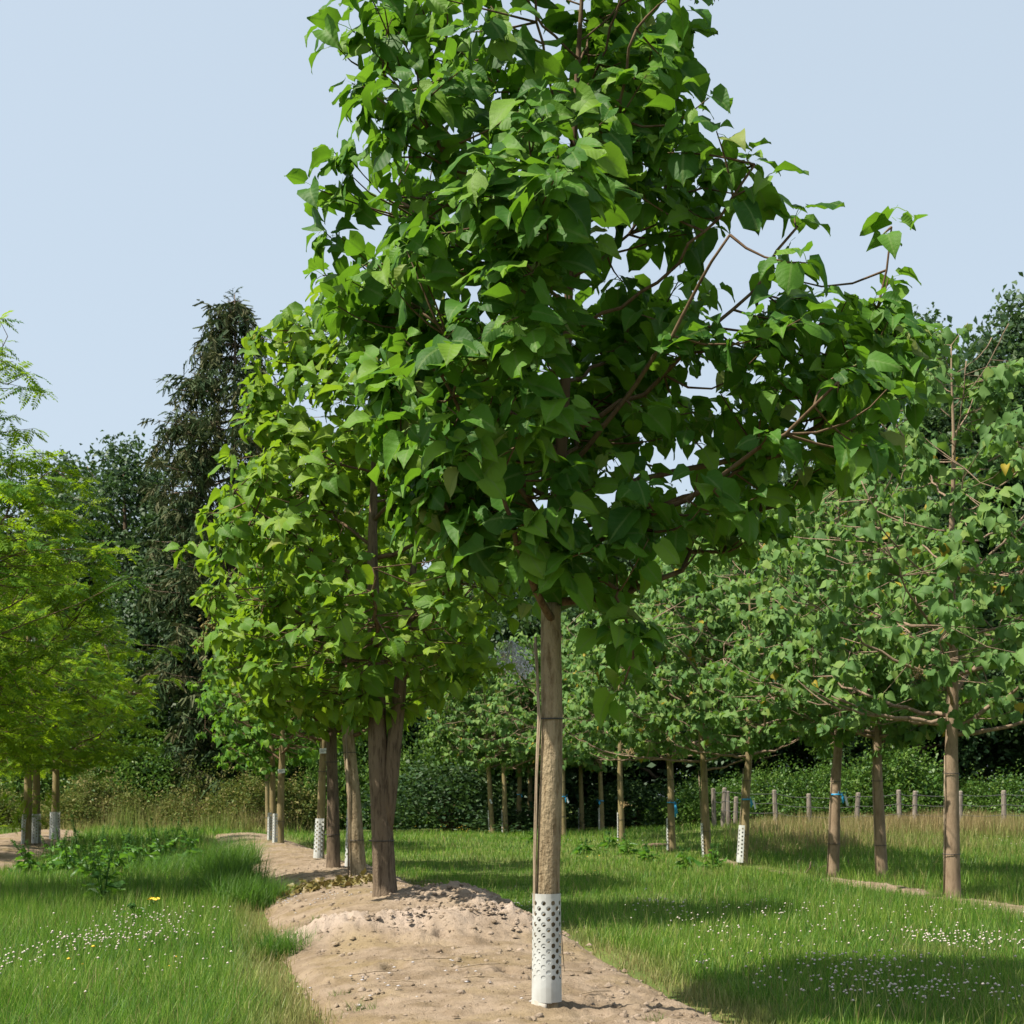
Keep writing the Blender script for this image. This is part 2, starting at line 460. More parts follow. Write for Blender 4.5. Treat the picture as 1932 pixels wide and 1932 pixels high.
def build_strip(k, name, n_across, rows, fine=1.0):
    t = np.linspace(-1.08, 1.08, n_across)
    T, Y = np.meshgrid(t, rows)
    c, w, h = strip_at(k, Y)
    wob = 1 + 0.10 * fbm(Y * 0.9, T * 0 + 3, 3, 21) + 0.05 * fbm(Y * 4, np.sign(T) * 5, 2, 22)
    X = c + T * w * wob
    z = gbase(X, Y) + mound(k, X, Y)
    pale = np.zeros_like(z)
    if k == 'mid':
        for px, py, rx, ry, ph in PILES[:6]:
            pale = np.maximum(pale, np.exp(-((X - px) / rx) ** 2 - ((Y - py) / ry) ** 2) * (1.15 if 12.9 < py < 14 else 0.75))
        pale = pale * (0.75 + 0.6 * fbm(X * 3, Y * 3, 4, 40))
    rough = 0.35 + 1.25 * np.clip(pale, 0, 1) + 0.5 * vn(X * 1.3, Y * 1.3, 9)
    body = 1 - ss(0.85, 1.05, np.abs(T))
    lump = fbm(X * 6, Y * 6, 5, 31)
    z = z + body * fine * rough * (0.06 * lump + 0.045 * np.abs(fbm(X * 15, Y * 15, 4, 33)) + 0.03 * fbm(X * 2, Y * 2, 3, 35))
    if k == 'right': z = z - .09 * ss(-.05, .35, fbm(X * .9, Y * .55, 3, 44))
    # animal diggings and drag marks
    if k == 'mid':
        for hx, hy, hr in ((-0.92, 11.0, 0.085), (-0.05, 10.7, 0.06), (-0.62, 12.55, 0.07), (0.55, 9.15, 0.05)):
            z = z - 0.10 * np.exp(-(((X - hx) / hr) ** 2 + ((Y - hy) / (hr * 1.7)) ** 2) ** 2)
    na = n_across
    i, j = np.meshgrid(np.arange(len(rows) - 1), np.arange(na - 1), indexing='ij')
    Q = np.stack([i * na + j, i * na + j + 1, (i + 1) * na + j + 1, (i + 1) * na + j], -1).reshape(-1, 4)
    return tag(link(name, mk(name, np.stack([X, Y, z], -1).reshape(-1, 3), [Q], M['soil'], attrs={'rnd': pale.ravel()})), kind='structure')

rows = np.concatenate([np.linspace(-2, 7.4, 40), 7.5 * (45 / 7.5) ** np.linspace(0, 1, 420)])
build_strip('mid', 'soil_strip', 125, rows)
build_strip('right', 'soil_strip', 34, np.linspace(13, 31, 260), 0.8)
build_strip('left', 'soil_strip', 50, np.linspace(18, 52, 200), 0.8)
# pale farm path far left
pp = np.array([place(-150, 1562), place(-20, 1560), place(60, 1558), place(150, 1553), place(200, 1549), place(120, 1545)])
ppy = pp[:, 1]
A = Acc()
L_, R_ = [], []
pc = [np.array([-40, 54.0]), np.array([-27, 53.0]), np.array([-20, 52.6]), np.array([-16.8, 53.6]), np.array([-16.4, 56.5]), np.array([-18.5, 60.0]), np.array([-24, 64])]
pc = np.array(pc)
for i in range(len(pc)):
    tv = norm(pc[min(i + 1, len(pc) - 1)] - pc[max(i - 1, 0)]); nv = np.array([-tv[1], tv[0]])
    for s, Lx in ((1.1, L_), (-1.1, R_)):
        q = pc[i] + nv * s
        Lx.append([q[0], q[1], float(gbase(q[0], q[1])) + 0.05])
A.add(np.array(L_ + R_), [np.array([[i, i + len(pc), i + 1 + len(pc), i + 1] for i in range(len(pc) - 1)])])
tag(link('path', A.mesh('path', M['path'])), kind='structure')

# ------------------------------------------------------------------ leaf templates
def leaf_template(rs, st, cols, petiole=0.45, width=0.9, curl=1.0):
    """Heart-shaped blade on a petiole; unit blade length along +Y, face up +Z; origin at the petiole's foot."""
    t = np.array(st)
    hw = np.interp(t, [0, .10, .25, .42, .58, .74, .88, 1], [.20, .42, .48, .43, .34, .19, .07, .0]) * width
    fold = rs.uniform(-0.35, 0.75) * curl; bend = rs.uniform(0.1, 1.0) * curl; wave = rs.uniform(.03, .12) * curl; ph = rs.uniform(0, 6.3)
    tw = rs.uniform(-0.3, 0.3) * curl
    V, U = [], []
    for a, h in zip(t, hw):
        ang = bend * a
        for u in cols:
            x = u * h
            back = -0.10 * (abs(u) ** 1.5) * max(0, 1 - a / 0.18)
            z = abs(x) * fold + wave * math.sin(7 * a + ph + 2.5 * u) * abs(u) + 0.02 * math.sin(13 * a + ph * 2) * abs(u)
            y = (math.sin(ang) / bend if bend > .02 else a) + back
            zz = -(1 - math.cos(ang)) / max(bend, .02) + z + tw * x * a
            V.append([x, petiole * 0.9 + y, petiole * 0.38 + zz]); U.append([0.5 + 0.5 * u * h / 0.5, a])
    nc = len(cols)
    F = [[i * nc + j, i * nc + j + 1, (i + 1) * nc + j + 1, (i + 1) * nc + j] for i in range(len(t) - 1) for j in range(nc - 1)]
    V = np.array(V); U = np.array(U); b = len(V)
    P = bez(np.zeros(3), np.array([0, petiole * .4, petiole * .42]), np.array([0, petiole * 0.92, petiole * 0.38]), 3)
    w = 0.013
    if len(cols) < 5: P = P[[0, 2]]
    k = len(P)
    pv = np.concatenate([P + [w, 0, w * .5], P - [w, 0, w * .5]])
    pf = [[b + a, b + a + 1, b + k + a + 1, b + k + a] for a in range(k - 1)]
    V = np.concatenate([V, pv]); U = np.concatenate([U, np.full((2 * k, 2), [.5, .5])])
    return V, np.array(F + pf), U

RS = np.random.RandomState(7)
LEAF_HI = [leaf_template(RS, [0, .12, .36, .62, .85, 1], [-1, -.45, 0.06, .55, 1], 0.5, .80, 1.2) for _ in range(9)]
LEAF_MID = [leaf_template(RS, [0, .15, .42, .74, 1], [-1, 0, 1], 0.42, .88, 1.25) for _ in range(6)]
LEAF_LOW = [leaf_template(RS, [0, .22, .6, 1], [-1, 0, 1], 0.3, .95, 1.2) for _ in range(4)]

def pinnate_template(rs, pairs=8):
    """Compound leaf, unit length: leaflets in pairs along a drooping rachis."""
    V, F, U = [], [], []
    b = rs.uniform(.3, .8)
    def leaflet(p, dx, dy, dz, L, w):
        dv = norm([dx, dy, dz]); sv = norm(np.cross(dv, [0.05, 0, 1.0])); k = len(V)
        p = np.array(p)
        for q in (p, p + dv * L * .45 + sv * w, p + dv * L + np.array([0, 0, -.02]), p + dv * L * .45 - sv * w): V.append(q); U.append([.5, .5])
        F.append([k, k + 1, k + 2, k + 3])
    for i in range(pairs):
        a = .16 + .80 * i / (pairs - 1)
        p = [0, math.sin(b * a) / b, -(1 - math.cos(b * a)) / b]
        L = .25 * (1 - .35 * abs(a - .5) * 2)
        for s in (-1, 1):
            leaflet(p, s, .45, rs.uniform(-.45, .1), L, L * .27)
    p = [0, math.sin(b) / b, -(1 - math.cos(b)) / b]
    leaflet(p, 0, 1, -.4, .2, .05)
    k = len(V)
    for a in (0, .5, 1):
        for s in (-.008, .008):
            V.append([s, math.sin(b * a) / b, -(1 - math.cos(b * a)) / b]); U.append([.5, .5])
    F += [[k, k + 1, k + 3, k + 2], [k + 2, k + 3, k + 5, k + 4]]
    return np.array(V), np.array(F), np.array(U)
PINNATE = [pinnate_template(RS) for _ in range(5)]

def clump_template(rs, n=8, size=.34, spread=1.0):
    """Spray of small leaves on a short twig end (far trees and hedge); unit radius."""
    V, F, U = [], [], []
    for i in range(n):
        p = rs.normal(0, .42, 3) * spread; p[2] *= .6
        dv = norm(rs.normal(0, 1, 3) * [1, 1, .5] + [0, 0, -.25]); sv = norm(np.cross(dv, rs.normal(0, .4, 3) + [0, 0, 1]))
        L = size * rs.uniform(.7, 1.3); k = len(V)
        nv = np.cross(sv, dv)
        for q in (p - dv * L * .5, p + sv * L * .36 + nv * .05, p + dv * L * .6, p - sv * L * .36 + nv * .05): V.append(q); U.append([.5, .5])
        F.append([k, k + 1, k + 2, k + 3])
    return np.array(V), np.array(F), np.array(U)
CLUMP = [clump_template(RS) for _ in range(6)]
CLUMP_FINE = [clump_template(RS, 10, .225, 1.1) for _ in range(6)]

def needle_template(rs):
    """Hanging spruce spray: a twig with drooping side twigs, unit length along +Y."""
    V, F, U = [], [], []
    for i in range(11):
        a = rs.uniform(.05, 1); s = rs.choice([-1, 1])
        p = np.array([0, a, -.22 * a * a])
        q = p + np.array([s * rs.uniform(.08, .28), rs.uniform(.05, .25), -rs.uniform(.1, .5)])
        w = .04; sv = norm(np.cross(q - p, rs.normal(0, 1, 3))) * w; k = len(V)
        for x in (p - sv, p + sv, q + sv * .5, q - sv * .5): V.append(x); U.append([.5, .5])
        F.append([k, k + 1, k + 2, k + 3])
    k = len(V)
    for x in ([-.03, 0, 0], [.03, 0, 0], [.015, 1, -.22], [-.015, 1, -.22]): V.append(x); U.append([.5, .5])
    F.append([k, k + 1, k + 2, k + 3])
    return np.array(V), np.array(F), np.array(U)
NEEDLE = [needle_template(RS) for _ in range(5)]

def frames(P, D, Nn, S):
    """4x4 matrices from positions, directions (+Y), normals (+Z) and scales."""
    D = norm(D); X = norm(np.cross(D, Nn)); Z = np.cross(X, D)
    m = np.zeros((len(P), 4, 4)); S = np.asarray(S)[:, None]
    m[:, :3, 0] = X * S; m[:, :3, 1] = D * S; m[:, :3, 2] = Z * S; m[:, :3, 3] = P; m[:, 3, 3] = 1
    return m

def scatter_mesh(name, temps, which, mats4, rnd, mat, smooth=True):
    A = Acc()
    for k, (V, F, U) in enumerate(temps):
        s = np.where(which == k)[0]
        if not len(s): continue
        m = mats4[s]
        W = np.einsum('nij,vj->nvi', m[:, :3, :3], V) + m[:, None, :3, 3]
        n, v = W.shape[:2]
        Fq = (F[None] + (np.arange(n) * v)[:, None, None]).reshape(-1, F.shape[1])
        A.add(W.reshape(-1, 3), [Fq], np.repeat(rnd[s], v), np.tile(U, (n, 1)))
    return A.mesh(name, mat, smooth)

# ------------------------------------------------------------------ broad-leaved trees
def curve_eval(pts, z):
    pts = np.asarray(pts, float)
    return np.stack([np.interp(z, pts[:, 2], pts[:, i]) for i in range(2)] + [np.asarray(z, float)], -1)

class Tree: pass

def grow(seed, trunk, rad, env, z0, z1, nb, ncl, leaves, lsize, droop=(-.95, -.05), node_gap=.09, whorl=3, up=.9, twig_r=.007, az_bias=None,
         shell=2.6, petiole_spread=1.0, face=.55, clump=0.0, extra=None, twig_n=3, limbs=()):
    """trunk: polyline (x,y,z); rad: (z, radius) pairs; env(z, az) -> crown radius."""
    rs = np.random.RandomState(seed)
    t = Tree()
    zt = np.asarray(trunk)[-1][2]
    zz = np.concatenate([np.linspace(-.15, min(2.6, zt), 44), np.linspace(min(2.7, zt), zt, 14)[(1 if zt > 2.7 else 14):]])
    t.path = curve_eval(trunk, zz)
    wb = .014 * ss(.6, 2.2, zz); t.path[:, 0] += wb * np.sin(zz * 2.3 + seed); t.path[:, 1] += wb * np.sin(zz * 1.9 + seed * 2)
    t.r = np.interp(zz, [a for a, _ in rad], [b for _, b in rad])
    t.branches = []
    pool = [np.concatenate([t.path[zz > z0 + .5], np.zeros((int((zz > z0 + .5).sum()), 1))], 1)]
    for i in range(nb):
        f = (i + .5) / nb
        zb = z0 + (z1 - z0) * f ** 1.1 + rs.uniform(-.08, .08)
        az = i * 2.39996 + rs.uniform(-.4, .4) + seed
        ztip = min(zb + rs.uniform(.45, 1.0) * up * (1.1 - .3 * f) + .25, zt + .1)
        R = env(ztip, az) * rs.uniform(.72, .95)
        p0 = curve_eval(trunk, np.array([zb]))[0]
        o = np.array([math.cos(az), math.sin(az), 0])
        p2 = p0 + o * R; p2[2] = ztip
        p1 = p0 + o * R * rs.uniform(.45, .7); p1[2] = zb + (ztip - zb) * rs.uniform(.05, .45)
        P = bez(p0, p1, p2, 12)
        P[1:] += rs.normal(0, .018 * max(R, .5), (11, 3)) * np.linspace(.3, 1, 11)[:, None]
        rb = np.interp(zb, zz, t.r) * rs.uniform(.34, .5)
        t.branches.append((P, np.linspace(rb, twig_r * 1.1, 12)))
        pool.append(np.concatenate([P[2:], np.full((10, 1), i + 1)], 1))
    for lp in limbs:
        lp = np.asarray(lp, float); P = np.concatenate([bez(lp[0], lp[1], (lp[1] + lp[2]) / 2, 7), bez((lp[1] + lp[2]) / 2, lp[2], lp[3], 8)[1:]])
        P[2:] += rs.normal(0, .012, (len(P) - 2, 3)); t.branches.append((P, np.linspace(.022, .006, len(P))))
        pool.append(np.concatenate([P[2:], np.full((len(P) - 2, 1), 99)], 1))
    pool = np.concatenate(pool)
    # twig ends fill the crown volume, thicker towards its surface
    zlo = np.linspace(z0 - .3, zt + .75, 60)
    wgt = np.array([np.mean([env(z, a) for a in np.linspace(0, 2 * PI, 8)]) ** 1.6 for z in zlo])
    cz = rs.choice(zlo, ncl * 3, p=wgt / wgt.sum()) + rs.uniform(-.06, .06, ncl * 3)
    ca = rs.uniform(0, 2 * PI, ncl * 3)
    if az_bias is not None: ca = np.where(rs.rand(ncl * 3) < .3, az_bias + rs.normal(0, .9, ncl * 3), ca)
    cr = np.array([env(z, a) for z, a in zip(cz, ca)]) * rs.uniform(.02, 1, ncl * 3) ** (1 / shell)
    ctr = curve_eval(trunk, np.clip(cz, 0, zt))
    cp = ctr + np.stack([np.cos(ca) * cr, np.sin(ca) * cr, 0 * cr], -1); cp[:, 2] = cz
    g = fbm(ca * 2.2 + seed, cz * 1.3, 2, seed) + clump * 0
    keep = np.argsort(-g + rs.uniform(0, .9, len(g)))[:ncl]
    t.twigs = []
    LP, LD, LN, LS = [], [], [], []
    allq = cp[keep]
    if extra is not None: allq = np.concatenate([allq, np.asarray(extra, float)])
    for q in allq:
        d2 = ((pool[:, :3] - q) ** 2 * [1, 1, 2.2]).sum(1) + np.where(pool[:, 2] > q[2] + .05, .3, 0)
        b = pool[np.argsort(d2)[rs.randint(0, 3)], :3]
        mid = (b + q) / 2 + rs.normal(0, .12, 3) * np.linalg.norm(q - b); mid[2] -= .12 * np.linalg.norm((q - b)[:2])
        P = bez(b, mid, q, twig_n)
        t.twigs.append(P)
        L = np.linalg.norm(q - b); tv = norm(q - P[-2])
        axis = curve_eval(trunk, np.array([min(q[2], zt)]))[0]
        out = q - axis; out[2] = 0
        oa = math.atan2(out[1], out[0])
        nl = leaves + rs.randint(-1, 2)
        for k in range(nl):
            s = k // whorl
            p = q - tv * node_gap * s - tv * rs.uniform(0, .03)
            a = oa + (k % whorl) * 2 * PI / whorl + s * 1.05 + rs.normal(0, .35) if whorl > 1 else oa + (PI * .55 * (-1) ** k) * rs.uniform(.3, 1.2)
            da = (a - oa + PI) % (2 * PI) - PI
            a = oa + da * (1 - .25 * face)
            e = rs.uniform(*droop)
            D = np.array([math.cos(a) * math.cos(e), math.sin(a) * math.cos(e), math.sin(e)])
            Nv = np.array([-.42, -.30, .9]) + .55 * np.array([math.cos(oa), math.sin(oa), 0]) + rs.normal(0, .33, 3)
            LP.append(p); LD.append(D); LN.append(Nv); LS.append(lsize * rs.uniform(.5, 1.25) * (1 if s else .82))
    t.P = np.array(LP); t.M = frames(t.P, np.array(LD), np.array(LN), np.array(LS)); t.S = np.array(LS)
    t.rnd = rs.rand(len(t.P)) * .999
    return t

def trunk_mesh(name, t, mat, sides=20, knob=.06, seed=0, flare=.35):
    V, F = tube(t.path, t.r, sides)
    k = len(t.path) * sides
    v = V[:k].reshape(len(t.path), sides, 3)
    th = np.arange(sides) * 2 * PI / sides
    zz = t.path[:, 2][:, None]
    n = 1 + knob * fbm(np.cos(th)[None] * 1.7 + 5, zz * 4 + np.sin(th)[None] * 1.7, 4, seed) + flare * np.exp(-np.maximum(zz, 0) / .05) * .3
    v[:] = t.path[:, None] + (v - t.path[:, None]) * n[..., None]
    A = Acc(); A.add(V, F)
    return A.mesh(name, mat)

def split_leaves(t, loc, nlead, rot=0.0):
    """Which leaves show largest from the picture's viewpoint: the nearest in each small cell."""
    c, s = math.cos(rot), math.sin(rot)
    P = t.P + t.M[:, :3, 1] * .9
    Wp = np.stack([P[:, 0] * c - P[:, 1] * s, P[:, 0] * s + P[:, 1] * c, P[:, 2]], -1) + np.asarray(loc)
    uv = project(Wp)
    inside = (uv > 5).all(1) & (uv < W0 - 5).all(1)
    dist = Wp[:, 1]
    cell = np.median(t.S) * FPX / dist.mean() * .55
    key = (uv[:, 0] // cell).astype(int) * 100000 + (uv[:, 1] // cell).astype(int)
    order = np.argsort(dist)
    first = np.zeros(len(P), bool)
    _, idx = np.unique(key[order], return_index=True)
    first[order[idx]] = True
    view = norm(Wp - np.array([0, 0, CAMZ]))
    nz = t.M[:, :3, 2] / t.S[:, None]
    nzr = np.stack([nz[:, 0] * c - nz[:, 1] * s, nz[:, 0] * s + nz[:, 1] * c, nz[:, 2]], -1)
    area = t.S ** 2 * (np.abs((nzr * view).sum(1)) + .15) / dist ** 2
    score = np.where(inside & first, area, area * 1e-3 * inside)
    lead = np.zeros(len(P), bool)
    lead[np.argsort(-score)[:nlead]] = True
    return lead & inside

LEAFMESH = {}
label_split = {'tall young catalpa with big leafy crown, its straight tan trunk in a perforated white sleeve': 3.0}
def leaf_meshes(key, temps, mat):
    if key not in LEAFMESH:
        LEAFMESH[key] = [mk('leaf', V, [F], mat, U) for V, F, U in temps]
    return LEAFMESH[key]

def assemble(name, t, loc, label, cat, group, temps, lmat, bark, bmat, nlead=300, key='k', branch_parts=True, sides=20, knob=.06, seed=0, twig_sides=3, ties=()):
    o = thing(name, loc, label, cat, group)
    zs = label_split.get(label)
    if zs:      # smooth upper leader of a young tree
        u = Tree(); u.path = t.path[t.path[:, 2] > zs - .1]; u.r = t.r[t.path[:, 2] > zs - .1]
        link('leader', trunk_mesh('leader', u, bmat, 10, .03, seed, 0), o)
        u = Tree(); u.path = t.path[t.path[:, 2] < zs]; u.r = t.r[t.path[:, 2] < zs]
        link('trunk', trunk_mesh('trunk', u, bark, sides, knob, seed), o)
    else:
        link('trunk', trunk_mesh('trunk', t, bark, sides, knob, seed), o)
    if branch_parts:
        for P, R in t.branches:
            A = Acc(); A.add(*tube(P, R, 7)); link('branch', A.mesh('branch', bmat), o)
    else:
        A = Acc()
        for P, R in t.branches: A.add(*tube(P, R, 5))
        tag(link('branches', A.mesh('branches', bmat), o), kind='stuff')
    A = Acc()
    for P in t.twigs: A.add(*tube(P, np.linspace(.0085, .0035, len(P)), twig_sides, cap=False))
    tag(link('twigs', A.mesh('twigs', bmat), o), kind='stuff')
    which = np.random.RandomState(seed).randint(0, len(temps), len(t.P))
    lead = split_leaves(t, loc, nlead) if nlead else np.zeros(len(t.P), bool)
    if lead.any():
        lm = leaf_meshes(key, temps, lmat)
        for i in np.where(lead)[0]:
            q = link('leaf', lm[which[i]], o)
            q.matrix_basis = Matrix(t.M[i])
    rest = ~lead
    tag(link('crown', scatter_mesh('crown', temps, which[rest], t.M[rest], t.rnd[rest], lmat), o), kind='stuff')
    for z in ties:
        c = curve_eval(t.path, np.array([z]))[0]; r = float(np.interp(z, t.path[:, 2], t.r)) * (1 + knob * .35) + .006
        th = np.linspace(0, 2 * PI, 25)
        A = Acc(); A.add(*tube(np.stack([c[0] - .012 + (r + .012) * np.cos(th), c[1] + r * np.sin(th), z + .004 * np.sin(th)], -1), .005, 5, False))
        link('tie', A.mesh('tie', M['tie']), o)
    return o

def env_from(ctrl, lumps=.16, seed=0, right=0.0, left=0.0):
    zc = [a for a, _ in ctrl]; rc = [b for _, b in ctrl]
    def f(z, az):
        r = np.interp(z, zc, rc, left=0, right=0)
        q = 1 + lumps * math.sin(3 * az + seed + z * 2.1) + lumps * .7 * math.sin(5 * az - z * 3.3 + seed * 2)
        c = math.cos(az)
        q += right * max(c, 0) + left * max(-c, 0)
        return max(r * q, .02)
    return f

# --- the big catalpa in front
MAINLOC = place(1030, 1904)
mz = MAINLOC[2]
def main_env(z, az):
    c = math.cos(az)
    L = np.interp(z, [2.35, 2.6, 2.9, 3.2, 3.6, 4.0, 4.4, 4.9, 5.3, 5.8, 6.4, 7.0, 7.6], [.02, .1, .6, 1.0, 1.15, 1.25, 1.42, 1.66, 1.68, 1.55, 1.5, 1.1, .1])
    R = np.interp(z, [2.35, 2.6, 2.9, 3.2, 3.6, 4.0, 4.4, 4.9, 5.3, 5.8, 6.4, 7.0, 7.6], [.02, .1, .9, 1.7, 2.2, 2.38, 2.0, 1.45, 1.1, .86, .74, .6, .1])
    F = np.interp(z, [2.35, 2.6, 2.9, 3.2, 3.6, 4.0, 4.4, 4.9, 5.3, 5.8, 6.4, 7.0, 7.6], [.02, .1, .5, 1.05, 1.5, 1.7, 1.7, 1.6, 1.4, 1.2, 1.1, .8, .1])
    w = abs(c) ** 1.3
    r = (R if c > 0 else L) * w + F * (1 - w)
    return max(r * (1 + .10 * math.sin(4 * az + z * 3.1) + .07 * math.sin(7 * az - z * 4)), .02)
tm = grow(11, [(0, 0, -.2), (0, 0, 0), (.02, 0, 1.2), (.05, .02, 2.7), (.12, .03, 4.2), (.19, .02, 5.5), (.24, 0, 7.1)],
          [(-.2, .080), (0, .078), (.8, .075), (2.4, .066), (2.75, .06), (3.3, .044), (4.4, .03), (5.4, .024), (7.1, .007)],
          main_env, 2.5, 6.7, 36, 640, 8, .212, droop=(-.95, .22), node_gap=.10, twig_n=5, face=1.1, limbs=[((.08, .02, 3.3), (1.3, -.1, 3.45), (2.15, 0, 4.0), (2.2, 0, 5.0)), ((.05, .02, 2.75), (.3, -.2, 2.75), (.5, -.2, 2.6), (.55, -.15, 2.25))],
          extra=[(2.15, 0, 4.95), (2.22, .1, 4.72), (2.08, -.1, 4.5), (2.3, 0, 4.35), (2.0, .1, 4.3), (2.1, -.2, 4.15), (.42, -.25, 2.36), (.55, -.15, 2.2), (.35, -.1, 2.45), (.5, .1, 2.05), (-.25, -.3, 2.85), (.15, -.45, 2.85), (.3, -.7, 2.85), (.6, -.6, 2.9), (.1, -.6, 3.0), (.45, -.5, 3.0)])
assemble('catalpa_tree', tm, MAINLOC, 'tall young catalpa with big leafy crown, its straight tan trunk in a perforated white sleeve', 'tree', None,
         LEAF_HI, M['catalpa'], M['bark'], M['branch'], 300, 'main', True, 48, .06, 3, 4, ties=(1.86 - mz * 0,))

# --- double-stemmed catalpa on the sand pile and the row behind it
CAT_ENV = [(2.0, .2), (2.3, 1.15), (2.8, 1.7), (3.5, 2.0), (4.3, 1.95), (5.0, 1.6), (5.7, 1.15), (6.3, .75), (6.8, .15)]
def row_tree(seed, px, py, lean, H, label, r0, env, lmat, temps, nlead, bark, bmat, group, name='catalpa_tree', ncl=330, leaves=8, lsize=.21, key=None,
             z0=2.1, nb=16, parts=True, ties=(.55, 1.75), up=.9, sides=14, knob=.05, droop=(-1.1, -.1), face=.55, low=()):
    loc = place(px, py)
    tr = [(0, 0, -.2), (0, 0, 0), (lean * .5, .02, 1.2), (lean, 0, z0 + .3), (lean * 1.2, 0, H - .75)]
    rad = [(-.2, r0 * 1.12), (0, r0 * 1.1), (1, r0 * .95), (z0 + .3, r0 * .78), (z0 + 1.6, r0 * .5), (H - .75, .008)]
    t = grow(seed, tr, rad, env, z0, H - 1.0, nb, ncl, leaves, lsize, droop, up=up, face=face)
    rl = np.random.RandomState(seed + 500)
    for az, L, za, zb in low:       # bare sweeping limbs under the crown
        p0 = curve_eval(tr, np.array([za]))[0]; o_ = np.array([math.cos(az), math.sin(az), 0])
        p2 = p0 + o_ * L; p2[2] = zb; p1 = p0 + o_ * L * .5; p1[2] = za + (zb - za) * .1 - .05
        P = bez(p0, p1, p2, 14); P[2:] += rl.normal(0, .016, (12, 3)); t.branches.append((P, np.linspace(r0 * .36, .008, 14)))
        for k in (6, 9, 11):
            q = P[k]; e = q + np.array([o_[0] * .5 + rl.normal(0, .2), rl.normal(0, .3), rl.uniform(.05, .4)])
            t.branches.append((bez(q, (q + e) / 2 - [0, 0, .05], e, 12), np.linspace(r0 * .13, .005, 12)))
    return assemble(name, t, loc, label, 'tree', group, temps, lmat, bark, bmat, nlead, key or ('%s%d' % (lmat.name, len(temps))), parts, sides, knob, seed, 3, ties), t, loc

def shift_env(ctrl, s=1.0, dz=0.0, **k): return env_from([(a + dz, b * s) for a, b in ctrl], **k)

o2, t2, loc2 = row_tree(21, 727, 1689, -.12, 6.9, 'catalpa forking into two dark grey-brown stems, rooted beside the loose sand pile', .125,
    shift_env([(2.0, .2), (2.3, 1.2), (2.8, 1.75), (3.5, 1.95), (4.3, 1.9), (5.0, 1.75), (5.7, 1.6), (6.3, 1.2), (7.0, .3)], 1.0, seed=2, lumps=.09), M['catalpa_lit'], LEAF_HI, 300, M['bark_dark'], M['branch'], 'catalpas planted along the sandy strip', ncl=520, leaves=8, lsize=.222, droop=(-.95, .2), face=1.1, ties=(.62, 2.05))
A = Acc()
P = np.array([[.0, .0, .6], [.045, -.01, 1.1], [.10, 0, 1.7], [.15, .02, 2.2], [.2, .05, 2.8], [.3, .1, 3.6], [.4, .12, 4.6]])
A.add(*tube(P, [.07, .085, .085, .078, .06, .04, .015], 12)); link('stem', A.mesh('stem', M['bark_dark']), o2)

ROWG = 'catalpas planted along the sandy strip'
row_tree(31, 677, 1652, -.17, 6.8, 'catalpa with rough sunlit tan trunk beside a narrow white sleeve, next to the forked tree', .115, shift_env(CAT_ENV, 1.05, dz=.15, seed=5),
         M['catalpa_lit'], LEAF_MID, 300, M['bark'], M['branch'], ROWG, ties=(.55, 1.9))
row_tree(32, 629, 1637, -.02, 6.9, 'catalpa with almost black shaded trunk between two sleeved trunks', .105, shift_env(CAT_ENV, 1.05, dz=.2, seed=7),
         M['catalpa_lit'], LEAF_MID, 250, M['bark_dark'], M['branch'], ROWG)
row_tree(33, 603, 1621, .08, 6.7, 'catalpa with slim yellowish trunk carrying a white tag above a white sleeve', .085, shift_env(CAT_ENV, 1.05, dz=.35, seed=9),
         M['catalpa_lit'], LEAF_MID, 220, M['bark_green'], M['branch'], ROWG)
row_tree(34, 528, 1591, .05, 6.3, 'catalpa with white tag high on its trunk at the far end of the sandy strip', .095, shift_env(CAT_ENV, 1.05, dz=-.1, seed=3),
         M['catalpa'], LEAF_MID, 160, M['bark_green'], M['branch'], ROWG, ncl=230)
row_tree(35, 515, 1586, -.03, 6.2, 'slim catalpa half hidden behind the tagged trunk at the end of the strip', .085, shift_env(CAT_ENV, 1.0, dz=-.1, seed=4),
         M['catalpa'], LEAF_LOW, 0, M['bark_green'], M['branch'], ROWG, ncl=220, parts=False)
row_tree(36, 506, 1572, -.06, 6.2, 'slim catalpa furthest along the sandy strip, beside the bramble bank', .085, shift_env(CAT_ENV, 1.0, dz=-.1, seed=6),
         M['catalpa'], LEAF_LOW, 0, M['bark_green'], M['branch'], ROWG, ncl=220, parts=False)

# --- the right-hand row: matte leaves, spreading branches
RG = 'young trees in the row across the meadow'
R_ENV = [(2.3, .3), (2.6, 1.5), (3.1, 2.1), (3.9, 2.45), (4.8, 2.35), (5.6, 1.9), (6.4, 1.35), (7.1, .8), (7.7, .15)]
RIGHT = [  # px, py, lean, height, r0, bark, label, lead leaves
    (1797, 1695, .0, 7.7, .105, 'bark_brown', 'broad-crowned young tree with stout brown trunk, last of the meadow row towards the dark wood', 300),
    (1665, 1661, -.10, 7.4, .095, 'bark_brown', 'young tree with brown trunk curving slightly, between the ribboned tree and the stoutest one', 300),
    (1572, 1656, .09, 7.4, .098, 'bark_brown', 'leaning young tree with brown trunk and blue ribbon, standing without a sleeve', 300),
    (1402, 1630, .12, 7.3, .09, 'bark_green', 'young tree with olive trunk, blue ribbon and a broad perforated white sleeve', 300),
    (1336, 1620, -.14, 7.2, .09, 'bark_green', 'young tree with olive trunk leaning past the leafy saplings at its foot', 250),
    (1268, 1606, -.06, 7.2, .09, 'bark_green', 'young tree with olive trunk and a large bright blue bow on it', 220),
]
RT = []
